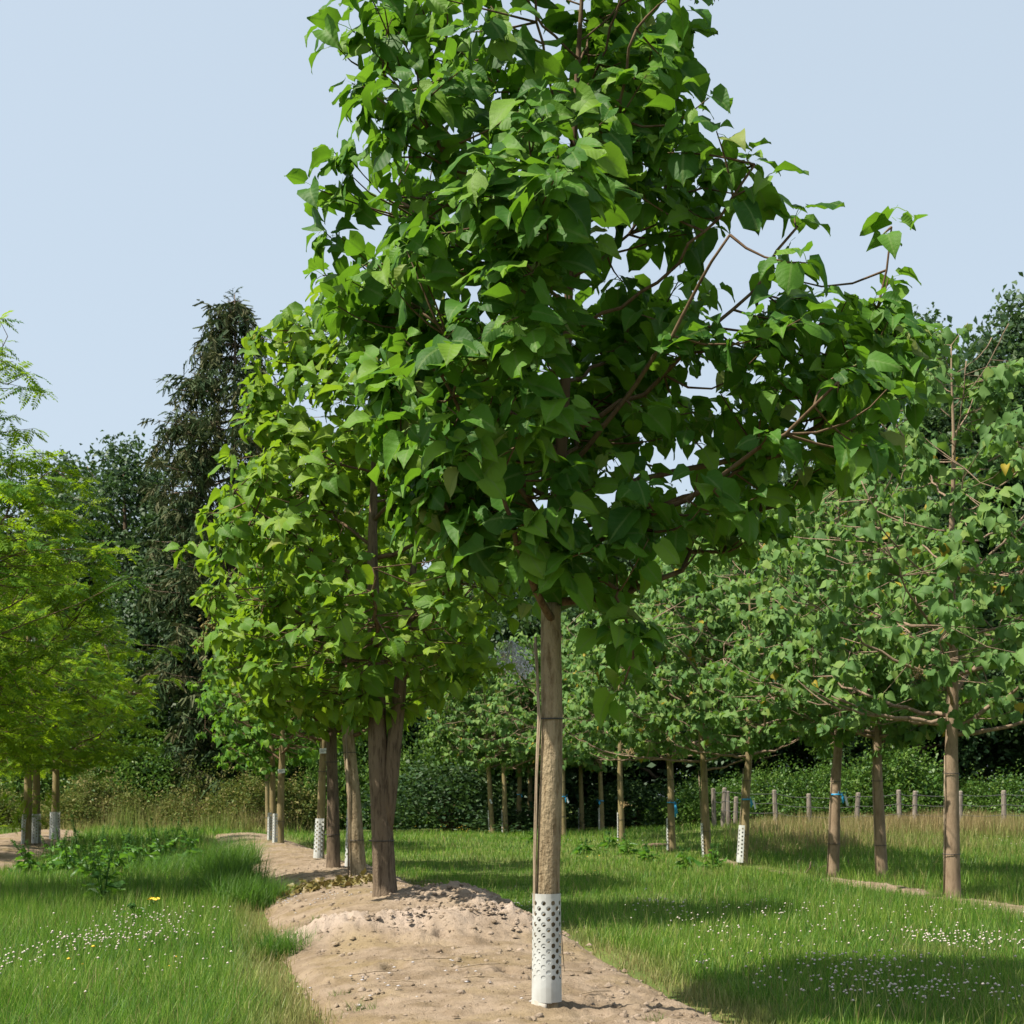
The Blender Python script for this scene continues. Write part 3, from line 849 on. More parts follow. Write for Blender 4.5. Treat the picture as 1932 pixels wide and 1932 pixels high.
LOW = [((.05, 2.0, 2.3, 3.0), (3.25, 2.1, 2.5, 2.75), (2.6, 1.7, 2.45, 2.9)), ((3.4, 1.4, 2.6, 2.9),), ((.3, 1.3, 2.6, 2.9),), ((.2, 1.5, 2.3, 2.9), (3.3, 1.6, 2.25, 2.5)), ((3.2, 1.9, 2.2, 2.35), (0, 1.3, 2.0, 2.55), (5.6, 1.2, 2.2, 2.8)), ((3.4, 1.8, 2.3, 2.2), (.3, 1.4, 2.3, 2.6))]
for k, (px, py, lean, H, r0, bk, lab, nl) in enumerate(RIGHT):
    zf = (1.17, 1.12, 1.1, 1.04, 1.0, 1.0)[k]; H = 3 + (H - 3) * zf
    o, t, loc = row_tree(50 + k, px, py, lean, H, lab, r0, env_from([(a if a < 3 else 3 + (a - 3) * zf, b * (1.0 + .04 * math.sin(k * 2.1))) for a, b in R_ENV], seed=k * 1.7), M['matte'], LEAF_MID, nl, M[bk], M['branch_pale'], RG,
        'young_tree', ncl=385, leaves=10, lsize=.185, z0=2.3, nb=30, up=1.15, ties=(.62, 1.75), droop=(-1.25, -.2), low=LOW[k])
    RT.append((loc, lean, r0))
FAR = [(1173, 1588, -.05, .085), (1136, 1568, -.06, .085), (1098, 1568, -.04, .085), (1063, 1578, -.05, .09), (1001, 1566, -.04, .08),
       (979, 1570, .02, .085), (954, 1573, -.08, .085), (929, 1573, -.16, .08), (911, 1562, .0, .08)]
FARLAB = ['slim young tree with seed clusters hanging beside its trunk, next to the blue-bowed tree', 'slim young tree with a blue knot on its side, behind leafy saplings',
          'slim young tree with plain olive trunk between the two blue-knotted ones', 'slim young tree with blue ribbon and white tag, just behind the big catalpa trunk']
proto = None
for k, (px, py, lean, r0) in enumerate(FAR):
    lab = FARLAB[k] if k < 4 else 'slim young tree with olive trunk in the far part of the meadow row'
    loc = place(px, py)
    if k in (0, 3):
        o, t, loc = row_tree(70 + k, px, py, lean, 6.9, lab, r0, shift_env(R_ENV, .95, dz=-.1, seed=k), M['matte'], LEAF_LOW, 0, M['bark_green'], M['branch_pale'], RG,
            'young_tree', ncl=330, leaves=9, lsize=.19, z0=2.2, nb=18, parts=False, up=1.1, ties=(.62, 1.7), droop=(-1.25, -.2))
        proto = (o, lean)
    else:
        o = proto[0].copy(); C.objects.link(o); o['label'] = lab
        o.location = loc; o.rotation_euler = (0, 0, 0); o.scale = (1, 1, .94 + .02 * (k % 4))
        for ch in list(proto[0].children):
            c = ch.copy(); C.objects.link(c); c.parent = o
            if c.name.startswith(('crown', 'branch', 'twig')): c.rotation_euler = (0, 0, k * 1.37)
        o.rotation_euler = (0, math.atan((lean - proto[1]) / 2.5), 0)
    RT.append((loc, lean, r0))

# --- locusts on the left
LG = 'feathery locust trees along the left row'
L_ENV = [(1.6, .3), (1.9, 1.5), (2.6, 2.3), (3.6, 2.7), (4.8, 2.55), (5.8, 2.0), (6.8, 1.5), (7.8, .95), (8.6, .2)]
def locust(seed, loc, H, s, label, ncl, nl, bark=None, r0=.11, key='loc'):
    env = shift_env([(a * H / 8.6, b * s) for a, b in L_ENV], 1.0, seed=seed, lumps=.2)
    tr = [(0, 0, -.2), (0, 0, 0), (.05, 0, 1.5), (0, .05, H * .9)]
    t = grow(seed, tr, [(-.2, r0 * 1.1), (1.5, r0 * .9), (3, r0 * .6), (H * .9, .01)], env, 1.9, H * .82, 18, ncl, 8, .33, (-.6, .35), node_gap=.055, whorl=2, up=1.2)
    return assemble('locust_tree', t, loc, label, 'tree', LG, PINNATE, M['locust'], M['bark_green'], M['branch'], nl, 'locust', False, 12, .05, seed, 3, ())
near = np.array([-8.15, 19.5, 0]); near[2] = float(gz(near[0], near[1]))
locust(81, near, 9.0, 1.0, 'tallest locust tree, feathery branches reaching in over the left row', 560, 250)
n2 = np.array([-11.6, 30.5, 0]); n2[2] = float(gz(n2[0], n2[1]))
locust(82, n2, 8.2, 1.0, 'yellow-green locust tree with dense rounded crown in front of the sleeved trunks', 430, 150)
lo = locust(83, place(50, 1594), 8.0, 1.1, 'locust tree with pale trunk at the brown planting mound, shoots at its foot', 270, 0)
for px, py, lab, rz in ((66, 1592, 'locust tree with white perforated sleeve on the brown planting mound', 1.9), (103, 1584, 'locust tree with white sleeve and free-standing trunk beside the path', 3.7)):
    o = lo.copy(); C.objects.link(o); o['label'] = lab; o.location = place(px, py)
    for ch in list(lo.children):
        c = ch.copy(); C.objects.link(c); c.parent = o
        if not c.name.startswith('trunk'): c.rotation_euler = (0, 0, rz)

rsf = np.random.RandomState(3); n_ = 90
Pf = rsf.normal(0, .42, (n_, 3)) * [1, 1, .8] + [0, -.1, 1.0]; Df = rsf.normal(0, 1, (n_, 3)) * [1, 1, .4] + [0, 0, -.3]
tag(link('foot_shoots', scatter_mesh('foot_shoots', PINNATE, rsf.randint(0, 5, n_), frames(Pf, Df, rsf.normal(0, .3, (n_, 3)) + [0, 0, 1], np.full(n_, .3)), rsf.rand(n_), M['locust']), lo), kind='stuff')

# ------------------------------------------------------------------ the wood behind
WG = 'tall trees of the wood behind the meadow'
def wood_tree(seed, H, R, zb, ncl, leaves, lsize, mat):
    env = env_from([(zb, R * .35), (zb + H * .12, R * .8), (zb + H * .3, R), (H * .7, R * .85), (H * .88, R * .5), (H, R * .1)], .2, seed)
    rs = np.random.RandomState(seed)
    tr = [(0, 0, -.3), (0, 0, 0), (.2, 0, H * .5), (0, .2, H * .95)]
    return grow(seed, tr, [(-.3, .32), (1, .26), (H * .5, .16), (H, .02)], env, zb, H * .85, 22, ncl, leaves, lsize, (-.9, .6), node_gap=.30, whorl=3, up=2.0, shell=3.2, twig_r=.02)
def put_wood(t, loc, name, label, seed, lmat):
    o = thing(name, loc, label, 'tree', WG)
    link('trunk', trunk_mesh('trunk', t, M['bark_dark'], 12, .08, seed), o)
    A = Acc()
    for P, R in t.branches: A.add(*tube(P, R, 5))
    tag(link('branches', A.mesh('branches', M['bark_dark']), o), kind='stuff')
    which = np.random.RandomState(seed).randint(0, len(CLUMP_FINE), len(t.P))
    tag(link('crown', scatter_mesh('crown', CLUMP_FINE, which, t.M, t.rnd, lmat), o), kind='stuff')
    return o
def copy_thing(o, loc, label, rz, sc):
    c = o.copy(); C.objects.link(c); c.location = loc; c.rotation_euler = (0, 0, rz); c.scale = sc
    if label: c['label'] = label
    for ch in list(o.children):
        q = ch.copy(); C.objects.link(q); q.parent = c
    return c
def gp(x, y): return np.array([x, y, float(gbase(x, y))])
tA = wood_tree(91, 17, 4.6, 1.2, 560, 8, 1.05, None)
tB = wood_tree(92, 21, 5.6, 2.6, 640, 8, 1.2, None)
tC = wood_tree(93, 12, 4.2, .8, 500, 8, .95, None)
wA = put_wood(tA, gp(-17.2, 62), 'broadleaf_tree', 'dark oak-like tree of the wood between the locusts and the spruce', 91, M['wood'])
wB = put_wood(tB, gp(20.8, 56), 'broadleaf_tree', 'tallest round-topped dark tree of the wood, rising above the right-hand row', 92, M['wood'])
wC = put_wood(tC, gp(-1.0, 60), 'broadleaf_tree', 'low dark tree of the wood seen between the trunks of the meadow row', 93, M['wood'])
SHADE = 'dark leafy tree of the wood rising behind the meadow trees'
for (src, x, y, rz, s, lab) in (
        (wA, -20.5, 66, 1.3, 1.0, 'dark leafy tree of the wood behind the locust trees'), (wA, -24.5, 63, 2.6, .93, 'dark leafy tree of the wood behind the locust trees'),
        (wC, -13.4, 59, .8, 1.02, 'low dark leafy tree at the foot of the spruce'), (wA, -8.2, 66, 4.1, .78, SHADE), (wC, -5.4, 62, 2.2, 1.0, SHADE),
        (wC, 3.2, 57, 3.3, 1.0, SHADE), (wC, 7.4, 56, 5.0, 1.08, SHADE), (wA, 5.2, 64, 5.6, .8, SHADE), (wA, 11.5, 57, .4, .86, SHADE),
        (wB, 15.8, 62, 2.0, .80, SHADE), (wB, 17.8, 54.5, 4.0, .84, SHADE), (wB, 25.5, 60, 1.0, 1.12, SHADE), (wB, 18.2, 63, 5.1, 1.06, SHADE), (wA, 24.5, 50, 3.0, .8, SHADE), (wA, 20.2, 50.5, 1.2, .75, SHADE),
        (wC, 15.0, 52.0, 1.9, .95, SHADE), (wB, 0.5, 70, .3, .68, SHADE), (wB, 10, 70, 1.3, .72, SHADE), (wB, 22, 68, 2.9, .9, SHADE), (wB, -14, 72, 2.3, .72, SHADE), (wB, -28, 70, 3.3, .72, 'dark leafy tree of the wood behind the locust trees')):
    if lab is SHADE:
        lab = ('tall' if s > .82 else 'shorter') + ' dark tree of the wood ' + ('behind the sandy strip' if x < -4 else 'between the slim far trunks' if x < 9 else 'standing behind the wire fence') + (', set back' if y > 60 else '')
    copy_thing(src, gp(x, y), lab, rz, (s, s, s))

for k in range(17):
    x = -36 + k * 4.7; sc = .95 + .2 * math.sin(k * 1.9)
    copy_thing(wC, gp(x, 76 + 2.5 * math.sin(k * 2.7)), 'low dark tree closing the wood far behind the other trees', k * 1.1, (sc, sc, sc))
# spruce
def spruce(loc, H, label):
    rs = np.random.RandomState(5)
    o = thing('spruce_tree', loc, label, 'tree')
    zz = np.linspace(-.3, H, 30)
    A = Acc(); A.add(*tube(np.stack([.06 * np.sin(zz * .4), 0 * zz, zz], -1), np.interp(zz, [0, H], [.3, .02]), 10)); link('trunk', A.mesh('trunk', M['bark_dark']), o)
    B = Acc(); LP, LD, LN, LS = [], [], [], []
    z = 1.2
    while z < H - .2:
        f = 1 - z / H
        nbr = int(6 + 5 * f)
        for k in range(nbr):
            az = rs.uniform(0, 2 * PI)
            R = min(.2 + 13 * f, 2.9 + 1.6 * f) * rs.uniform(.6, 1.08) * (.7 if .10 < f < .135 else 1)
            o_ = np.array([math.cos(az), math.sin(az), 0])
            p0 = np.array([0, 0, z]); p1 = p0 + o_ * R * .55 + [0, 0, -.22 * R]; p2 = p0 + o_ * R + [0, 0, -.16 * R + .1]
            P = bez(p0, p1, p2, 7); B.add(*tube(P, np.linspace(.035 + .02 * f, .01, 7), 4, False))
            ns = int(4 + R * 3.4)
            for j in range(ns):
                u = rs.uniform(.18, 1) ** .8
                q = (1 - u) ** 2 * p0 + 2 * u * (1 - u) * p1 + u * u * p2
                side = rs.choice([-1, 1]); a2 = az + side * rs.uniform(.2, 1.3)
                e = rs.uniform(-1.15, -.1) if u < .92 else rs.uniform(-.3, .4)
                LP.append(q); LD.append([math.cos(a2) * math.cos(e), math.sin(a2) * math.cos(e), math.sin(e)]); LN.append(rs.normal(0, .4, 3) + [0, 0, 1]); LS.append(rs.uniform(.55, 1.15))
        z += rs.uniform(.32, .5) * (1 if z < H * .8 else 1.1)
    tag(link('branches', B.mesh('branches', M['bark_dark']), o), kind='stuff')
    for k in range(9):
        e = 1.2; LP.append(np.array([0, 0, H - .1 * k])); a2 = k * 2.4; LD.append([math.cos(a2) * .5, math.sin(a2) * .5, .8]); LN.append([0, 0, 1.0]); LS.append(.45)
    LP = np.array(LP); m = frames(LP, np.array(LD), np.array(LN), np.array(LS))
    tag(link('crown', scatter_mesh('crown', NEEDLE, rs.randint(0, 5, len(LP)), m, rs.rand(len(LP)), M['spruce']), o), kind='stuff')
    return o
spruce(gp(-11.3, 57), 21.6, 'tall ragged spruce with drooping brownish branches')

# bramble and hazel bushes along the wood's edge
def bush(seed, R, H, n, lsize, bm='hedge', T=None):
    T = T or CLUMP_FINE
    rs = np.random.RandomState(seed)
    a = rs.uniform(0, 2 * PI, n); u = rs.uniform(0, 1, n) ** .8; r = R * (1 - .75 * u ** 2) * rs.uniform(.35, 1, n) ** .5
    r *= 1 + .22 * np.sin(3 * a + seed) + .12 * np.sin(7 * a + 5 * u)
    P = np.stack([np.cos(a) * r, np.sin(a) * r, .12 + u * H * (1 + .15 * np.sin(4 * a + seed))], -1)
    m_ = int(n * .14); P[:m_] *= rs.uniform(1.05, 1.45, (m_, 1)) * [1, 1, 1.05]          # sprigs that break the outline
    P *= (.82 + .36 * vn(np.cos(a) * 2.3 + 9, np.sin(a) * 2.3 + u * 2.5, seed))[:, None]
    D = np.stack([np.cos(a), np.sin(a), rs.uniform(-.9, .5, n)], -1) + rs.normal(0, .5, (n, 3))
    m = frames(P, D, rs.normal(0, .4, (n, 3)) + [0, 0, 1], lsize * rs.uniform(.6, 1.3, n))
    A = Acc()
    for k in range(9):
        q = P[rs.randint(n)] * [.7, .7, .8]; A.add(*tube(bez(np.array([rs.uniform(-.2, .2), rs.uniform(-.2, .2), -.1]), np.array([q[0] * .2, q[1] * .2, q[2] * .8]), q, 5), np.linspace(.03, .008, 5), 4))
    return scatter_mesh('foliage', T, rs.randint(0, 6, n), m, rs.rand(n), M[bm]), A.mesh('stems', M['branch'])
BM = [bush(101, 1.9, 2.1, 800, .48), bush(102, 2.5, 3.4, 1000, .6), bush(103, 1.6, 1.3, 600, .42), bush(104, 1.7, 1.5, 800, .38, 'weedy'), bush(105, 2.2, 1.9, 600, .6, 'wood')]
def put_bush(k, x, y, s, rz, label, group):
    o = thing('bush', gp(x, y), label, 'bush', group)
    o.rotation_euler = (0, 0, rz); o.scale = s if isinstance(s, tuple) else (s, s, s)
    tag(link('foliage', BM[k][0], o), kind='stuff'); link('stems', BM[k][1], o)
rb = random.Random(4)
for k in range(15):
    x = -22 + k * 1.62
    big = k % 3 == 1
    put_bush(1 if big else 0, x + rb.uniform(-.5, .5), 56.0 + rb.uniform(-1.6, 1.6) + (1.2 if big else 0), (rb.uniform(.9, 1.3), rb.uniform(.8, 1.2), rb.uniform(.9, 1.6)), rb.uniform(0, 6),
             'taller leafy shrub rising from the bramble bank beyond the sandy strip' if big else 'rounded bramble bush in the overgrown bank beyond the sandy strip', 'bramble bank at the wood edge')
for k in range(11):
    x = -19.5 + k * 1.12
    put_bush(3, x + rb.uniform(-.5, .5), 52.2 + rb.uniform(-1.4, 1.4), (rb.uniform(.7, 1.1), rb.uniform(.7, 1.1), rb.uniform(.55, 1.0)), rb.uniform(0, 6), 'olive and tan thicket of weeds in front of the brambles', 'weed thickets on the bank')
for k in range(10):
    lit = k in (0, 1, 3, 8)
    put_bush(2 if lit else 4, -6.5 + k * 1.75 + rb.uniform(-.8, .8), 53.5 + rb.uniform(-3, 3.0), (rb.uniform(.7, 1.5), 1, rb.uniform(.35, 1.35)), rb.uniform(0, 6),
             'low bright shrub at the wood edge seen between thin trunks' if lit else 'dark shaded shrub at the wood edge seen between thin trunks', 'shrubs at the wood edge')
for px, s, kk in ((1500, .9, 2), (1560, .75, 0), (1625, 1.0, 2), (1690, 1.0, 0), (1745, 1.05, 2), (1590, .8, 2), (1830, .8, 2), (1900, .85, 2), (1452, .7, 0), (1310, .8, 2), (1385, .8, 2)):
    Y = 47.5 + rb.uniform(0, 1.5)
    put_bush(kk, (px - CX) / FPX * Y, Y, s, rb.uniform(0, 6), 'bright green bramble bush just behind the wire fence', 'brambles behind the fence')

# ------------------------------------------------------------------ fence
fo = thing('wire_fence', gp(9.5, 44), 'old wire fence with weathered grey wooden posts below the dark wood', 'fence')
fx0, fy0 = 9.5, 44.0
posts = []
for px, top in ((1347, 1487), (1365, 1486), (1374, 1492), (1388, 1503), (1463, 1490), (1527, 1497), (1617, 1495), (1697, 1490), (1726, 1492), (1812, 1492), (1894, 1491), (1975, 1490)):
    Y = 44.6 - (px - 1347) / 600 * 3.2 + (.6 if px in (1374, 1388) else 0)
    x = (px - CX) / FPX * Y; zg = float(gbase(x, Y)); zt = CAMZ + (HOR - top) / FPX * Y
    posts.append((x - fx0, Y - fy0, zg - .3, zt))
zf = fo.location[2]
rf = random.Random(8)
for k, (x, y, za, zb_) in enumerate(posts):
    r = .062 if px != 1894 else .08
    lx = rf.uniform(-.04, .04)
    A = Acc(); A.add(*tube(np.array([[x - lx, y, za - zf], [x, y, (za + zb_) / 2 - zf], [x + lx, y, zb_ - .03 - zf], [x + lx, y, zb_ - zf]]), [.078, .075, .072, .05], 9)); link('post', A.mesh('post', M['post'], False), fo)
main_posts = [p for k, p in enumerate(posts) if k not in (2, 3)]
for dz in (.12, .42, .72):
    A = Acc(); P = []
    for a, b in zip(main_posts[:-1], main_posts[1:]):
        for u in np.linspace(0, 1, 6)[:-1]:
            P.append([a[0] + (b[0] - a[0]) * u, a[1] + (b[1] - a[1]) * u - .07, (a[3] + (b[3] - a[3]) * u) - dz - .05 * math.sin(u * PI) - zf])
    A.add(*tube(np.array(P), .008, 4)); link('wire', A.mesh('wire', M['wire']), fo)

# ------------------------------------------------------------------ tree guards, canes, ties, ribbons, tags
def guard_mesh(r, h, ncol, nrow, band_lo, band_hi, th0, th1, taper=0.0, gons=12, spiral=0.0, off=0.0, mat=None):
    """Perforated plastic sleeve: staggered round holes cut through the sheet."""
    A = Acc()
    cw = (th1 - th0) / ncol; ch = (h - band_lo - band_hi) / nrow
    hr = min(cw * r * .475, ch * .24)
    def P(th, z):
        rr = r * (1 + taper * (1 - z / h)) + spiral * (th - th0)
        return np.stack([rr * np.cos(th), rr * np.sin(th), z], -1)
    for c in range(ncol):
        ta, tb = th0 + c * cw, th0 + (c + 1) * cw; tc = (ta + tb) / 2
        odd = (c + int(off)) % 2
        zs = band_lo + (ch / 2 if odd else 0)
        nr = nrow - (1 if odd else 0)
        def quad(z0, z1):
            if z1 - z0 < 1e-5: return
            ths = np.linspace(ta, tb, 3); k = P(np.concatenate([ths, ths]), np.concatenate([np.full(3, z0), np.full(3, z1)]))
            A.add(k, [np.array([[0, 1, 4, 3], [1, 2, 5, 4]])])
        quad(0, zs); quad(zs + nr * ch, h)
        for q in range(nr):
            zc = zs + (q + .5) * ch
            corner = math.atan2(ch / 2, cw * r / 2)
            ang = np.sort(np.concatenate([np.arange(gons) * 2 * PI / gons, [corner, PI - corner, PI + corner, 2 * PI - corner]]))
            ca, sa = np.cos(ang), np.sin(ang)
            k = np.minimum((cw * r / 2) / np.maximum(np.abs(ca), 1e-6), (ch / 2) / np.maximum(np.abs(sa), 1e-6))
            ring = P(tc + hr * ca / r, zc + hr * sa)
            V = np.concatenate([P(tc + k * ca / r, zc + k * sa), ring])
            n = len(ang); i = np.arange(n); j = (i + 1) % n
            A.add(V, [np.stack([i, j, n + j, n + i], -1)])
            deep = ring.copy(); deep[:, :2] *= 1 - .0035 / r
            A.add(np.concatenate([ring, deep]), [np.stack([i, j, n + j, n + i], -1)])
    return A.mesh('sleeve', mat or M['guard'])

def solid(o, th):
    m = o.modifiers.new('thickness', 'SOLIDIFY'); m.thickness = th; m.offset = 0

g = thing('tree_guard', MAINLOC, 'perforated white plastic sleeve wrapped round the big catalpa trunk', 'tree guard', 'white sleeves on the trunks')
s1 = link('sleeve', guard_mesh(.0905, .69, 18, 8, .125, .025, -.6, 2 * PI - .6, .07, 16), g, (0.005, 0, .05))
s2 = link('overlap', guard_mesh(.0865, .69, 7, 8, .10, .025, 2.6, 2.6 + 7 * 2 * PI / 18, .09, 12, off=1), g, (0.005, 0, .045))
A = Acc(); th = np.linspace(2.7, 4.75, 14)
A.add(np.concatenate([np.stack([.0965 * np.cos(th), .0965 * np.sin(th), np.full(14, .0) - .03], -1), np.stack([.092 * np.cos(th), .092 * np.sin(th), np.full(14, .06)], -1)]),
      [np.array([[i, i + 1, 15 + i, 14 + i] for i in range(13)])])
s3 = link('lower_wrap', A.mesh('lower_wrap', M['guard_dirty']), g); solid(s3, .003)

def cane(P, r, loc, label, group=None):
    A = Acc(); P = np.array(P)
    A.add(*tube(P, np.linspace(r * 1.1, r * .8, len(P)), 7))
    return tag(link('cane', A.mesh('cane', M['cane']), None, loc), label, 'stake', group)
cane([[-.068, -.03, -.1], [-.068, -.03, .5], [-.072, -.03, .76], [-.072, -.03, 1.0], [-.060, -.03, 1.5], [-.046, -.035, 1.86], [-.058, -.03, 2.2], [-.068, -.02, 2.38]], .0115, MAINLOC,
     'split weathered cane tied along the big catalpa trunk', 'support canes tied to the trunks')
cane([[-.066, -.045, -.1], [-.07, -.045, .8], [-.056, -.046, 1.5], [-.036, -.05, 1.86], [-.078, -.03, 2.34]], .005, MAINLOC, 'thin splinter of cane lying against the big catalpa trunk', 'support canes tied to the trunks')
A = Acc(); A.add(*tube(np.array([[.098, -.05, .5], [.107, -.052, .36], [.118, -.055, .24]]), [.0035, .003, .0015], 4))
tag(link('twig', A.mesh('twig', M['cane']), None, MAINLOC), 'thin dry twig stuck in the white sleeve of the big catalpa', 'twig')

small = {}
def small_guard(loc, lean, r0, label, arc, h=.72, tilt=0.0, wide=1.0):
    key = (arc, round(h, 2), round(r0 * wide, 3))
    if key not in small:
        nc = max(5, int(arc / .45))
        small[key] = guard_mesh(r0 * wide, h, nc, 8, .10, .03, PI - arc / 2 - .5, PI + arc / 2 - .5 + .6, .12, 8)
    g = thing('tree_guard', loc, label, 'tree guard', 'white sleeves on the trunks')
    g.location = loc; g.rotation_euler = (0, math.atan(lean / 2.5) + tilt, 0)
    link('sleeve', small[key], g, (0, 0, .03))

def ribbon(loc, lean, r0, z, label, tail=.22, tagged=True, side=1.0, big=1.0):
    o = thing('ribbon', np.array([loc[0] + lean * min(z / 2.4, 1), loc[1], loc[2] + z]), label, 'ribbon', 'blue ribbons tied round the trunks')
    th = np.linspace(0, 2 * PI, 22); rr = r0 * 1.02 + .004
    A = Acc()
    for a, b in ((-.014, .014),):
        V = np.concatenate([np.stack([rr * np.cos(th), rr * np.sin(th), a + 0 * th], -1), np.stack([rr * np.cos(th), rr * np.sin(th), b + 0 * th], -1)])
        A.add(V, [np.array([[i, i + 1, 23 + i, 22 + i] for i in range(21)])])
    band = link('band', A.mesh('band', M['ribbon']), o); solid(band, .002)
    kx, ky = rr * .8 * side, -rr * .72
    A = Acc()
    for s in (-1, 1):
        t = np.linspace(0, 2 * PI, 11)
        P = np.stack([kx + s * .035 * big * (1 - np.cos(t)), ky - .02 + 0 * t, .028 * big * np.sin(t) + .02 * (1 - np.cos(t))], -1)
        V = np.concatenate([P + [0, .012, 0], P - [0, .012, 0]]); A.add(V, [np.array([[i, i + 1, 12 + i, 11 + i] for i in range(10)])])
    bow = link('bow', A.mesh('bow', M['ribbon']), o); solid(bow, .002)
    A = Acc()
    for s, L in ((.3, tail), (1.0, tail * .75)):
        P = np.array([[kx, ky - .012, 0], [kx + .02 * s, ky - .028, -L * .4], [kx + .045 * s, ky - .02, -L]])
        V = np.concatenate([P + [.014 * big, 0, 0], P - [.014 * big, 0, 0]]); A.add(V, [np.array([[0, 1, 4, 3], [1, 2, 5, 4]])])
    tl = link('tail', A.mesh('tail', M['ribbon']), o); solid(tl, .002)
    if tagged:
        A = Acc(); V, F = box(-.02, .02, -.001, .001, -.19, 0); A.add(V, F)
        q = link('tag', A.mesh('tag', M['tagwhite'], False), o, (kx + .05, ky - .04, -.02)); q.rotation_euler = (0, -.25, 0)

row = {k: v for k, v in zip('abcdefghijklmno', RT)}
def zrib(k, py): return CAMZ + (HOR - py) / FPX * row[k][0][1] - row[k][0][2]
ribbon(*row['c'], zrib('c', 1499), 'blue ribbon with white tag sticking out, on the leaning brown trunk', .16)
ribbon(*row['d'], zrib('d', 1508), 'blue ribbon with hanging white tag, on the olive trunk with the broad sleeve', .17)
ribbon(*row['f'], zrib('f', 1514), 'large bright blue bow with long tail on an olive trunk', .36, False, 1.2, 1.7)
ribbon(*row['h'], zrib('h', 1511), 'small blue knot on the side of a slim trunk', .14, False, -1.2, 1.2)
ribbon(*row['j'], zrib('j', 1503), 'blue ribbon with white tag on the slim trunk just behind the big catalpa', .18)
ribbon(*row['l'], zrib('l', 1499), 'pale blue ribbon on a slim far trunk without a tag', .12, False, 1.0, 1.0)
def plant_tag(loc, lean, r0, z, w, h, label, ang=0.0):
    o = thing('plant_tag', np.array([loc[0] + lean * min(z / 2.4, 1) + .02, loc[1] - r0 - .015, loc[2] + z]), label, 'tag', 'white tags on the trunks')
    A = Acc(); A.add(*box(-w / 2, w / 2, -.002, .002, -h / 2, h / 2)); q = link('card', A.mesh('card', M['tagwhite'], False), o); q.rotation_euler = (0, ang, 0)
    A = Acc()
    for k, (a, b) in enumerate(((-.36, .2), (-.36, .36), (-.36, .05))):
        zz_ = h * (.22 - .2 * k); A.add(*box(w * a, w * b, -.004, -.0025, zz_ - h * .05, zz_ + h * .05))
    q = link('print', A.mesh('print', M['print'], False), o); q.rotation_euler = (0, ang, 0)
plant_tag(*row['n'], zrib('n', 1512), .05, .16, 'white tag hanging askew on a leaning far trunk', -.45)
plant_tag(*row['o'], zrib('o', 1500), .08, .16, 'creased white tag on the outermost slim trunk of the far row')

SG = {'a': None}
for k, arc, w, lab in (('d', 2.6, 1.25, 'broad perforated white sleeve half wrapped round an olive trunk'), ('e', 1.3, 1.25, 'narrow pale blue-white sleeve behind the leafy saplings'),
        ('f', 1.2, 1.2, 'narrow white sleeve on the trunk with the large blue bow'), ('g', 1.0, 1.15, 'narrow white sleeve on the trunk with hanging seed clusters'), ('h', 1.7, 1.2, 'grey-white sleeve on the trunk with the small blue knot'),
        ('i', 1.2, 1.2, 'narrow white sleeve on the plain slim trunk'), ('j', 1.5, 1.2, 'white sleeve on the slim trunk just behind the big catalpa'), ('k', 1.4, 1.2, None), ('l', 1.4, 1.2, None), ('m', 1.0, 1.2, None), ('n', 1.4, 1.2, None), ('o', 1.5, 1.2, None)):
    loc, lean, r0 = row[k]
    small_guard(loc, lean, r0 + .012, lab or 'narrow white sleeve on a slim trunk of the far row', arc, .78, 0, w)
r3 = place(659, 1638); small_guard(r3, 0, .07, 'tall narrow perforated sleeve standing between the black trunk and the rough tan one', 4.5, .95, .03)
r5 = place(601, 1622); small_guard(r5, .06, .095, 'white perforated sleeve on the slim yellowish trunk with the white tag', 3.6, .78, .02)
r6 = place(523, 1592); small_guard(r6, 0, .11, 'white sleeve on the tagged trunk at the end of the sandy strip', 2.0, .72)
r7 = place(513, 1587); small_guard(r7, 0, .11, 'white sleeve on the half-hidden slim trunk at the end of the strip', 1.8, .72)
for px, py, lab in ((51, 1595, 'white sleeve on the pale locust trunk with foot shoots'), (66, 1593, 'perforated white sleeve on the locust on the brown mound'), (103, 1585, 'perforated white sleeve on the free-standing locust trunk')):
    small_guard(place(px, py), .05, .135, lab, 4.6 if px != 51 else 1.6, .75)
L5 = place(603, 1621); plant_tag(L5, .08, .085, CAMZ + (HOR - 1417) / FPX * L5[1] - L5[2], .165, .10, 'white tag with faint print on the slim yellowish trunk', -.03)
L6 = place(528, 1591); plant_tag(L6, .05, .095, CAMZ + (HOR - 1455) / FPX * L6[1] - L6[2], .17, .10, 'white tag high on the trunk at the end of the strip', -.06)
for k in 'abcde':
    loc, lean, r0 = row[k]
    cane([[-r0 - .022, -.02, -.1], [-r0 - .018 + lean * .4, -.02, 1.0], [-r0 - .01 + lean * .85, -.02, 2.0]], .011, loc, 'thin cane tied along a trunk of the meadow row', 'support canes along the meadow row')
cane([[-.11, -.02, -.1], [-.10, -.02, 1.2], [-.16, -.02, 2.4]], .014, place(671, 1652), 'dark cane tied beside the rough tan trunk', 'support canes tied to the trunks')

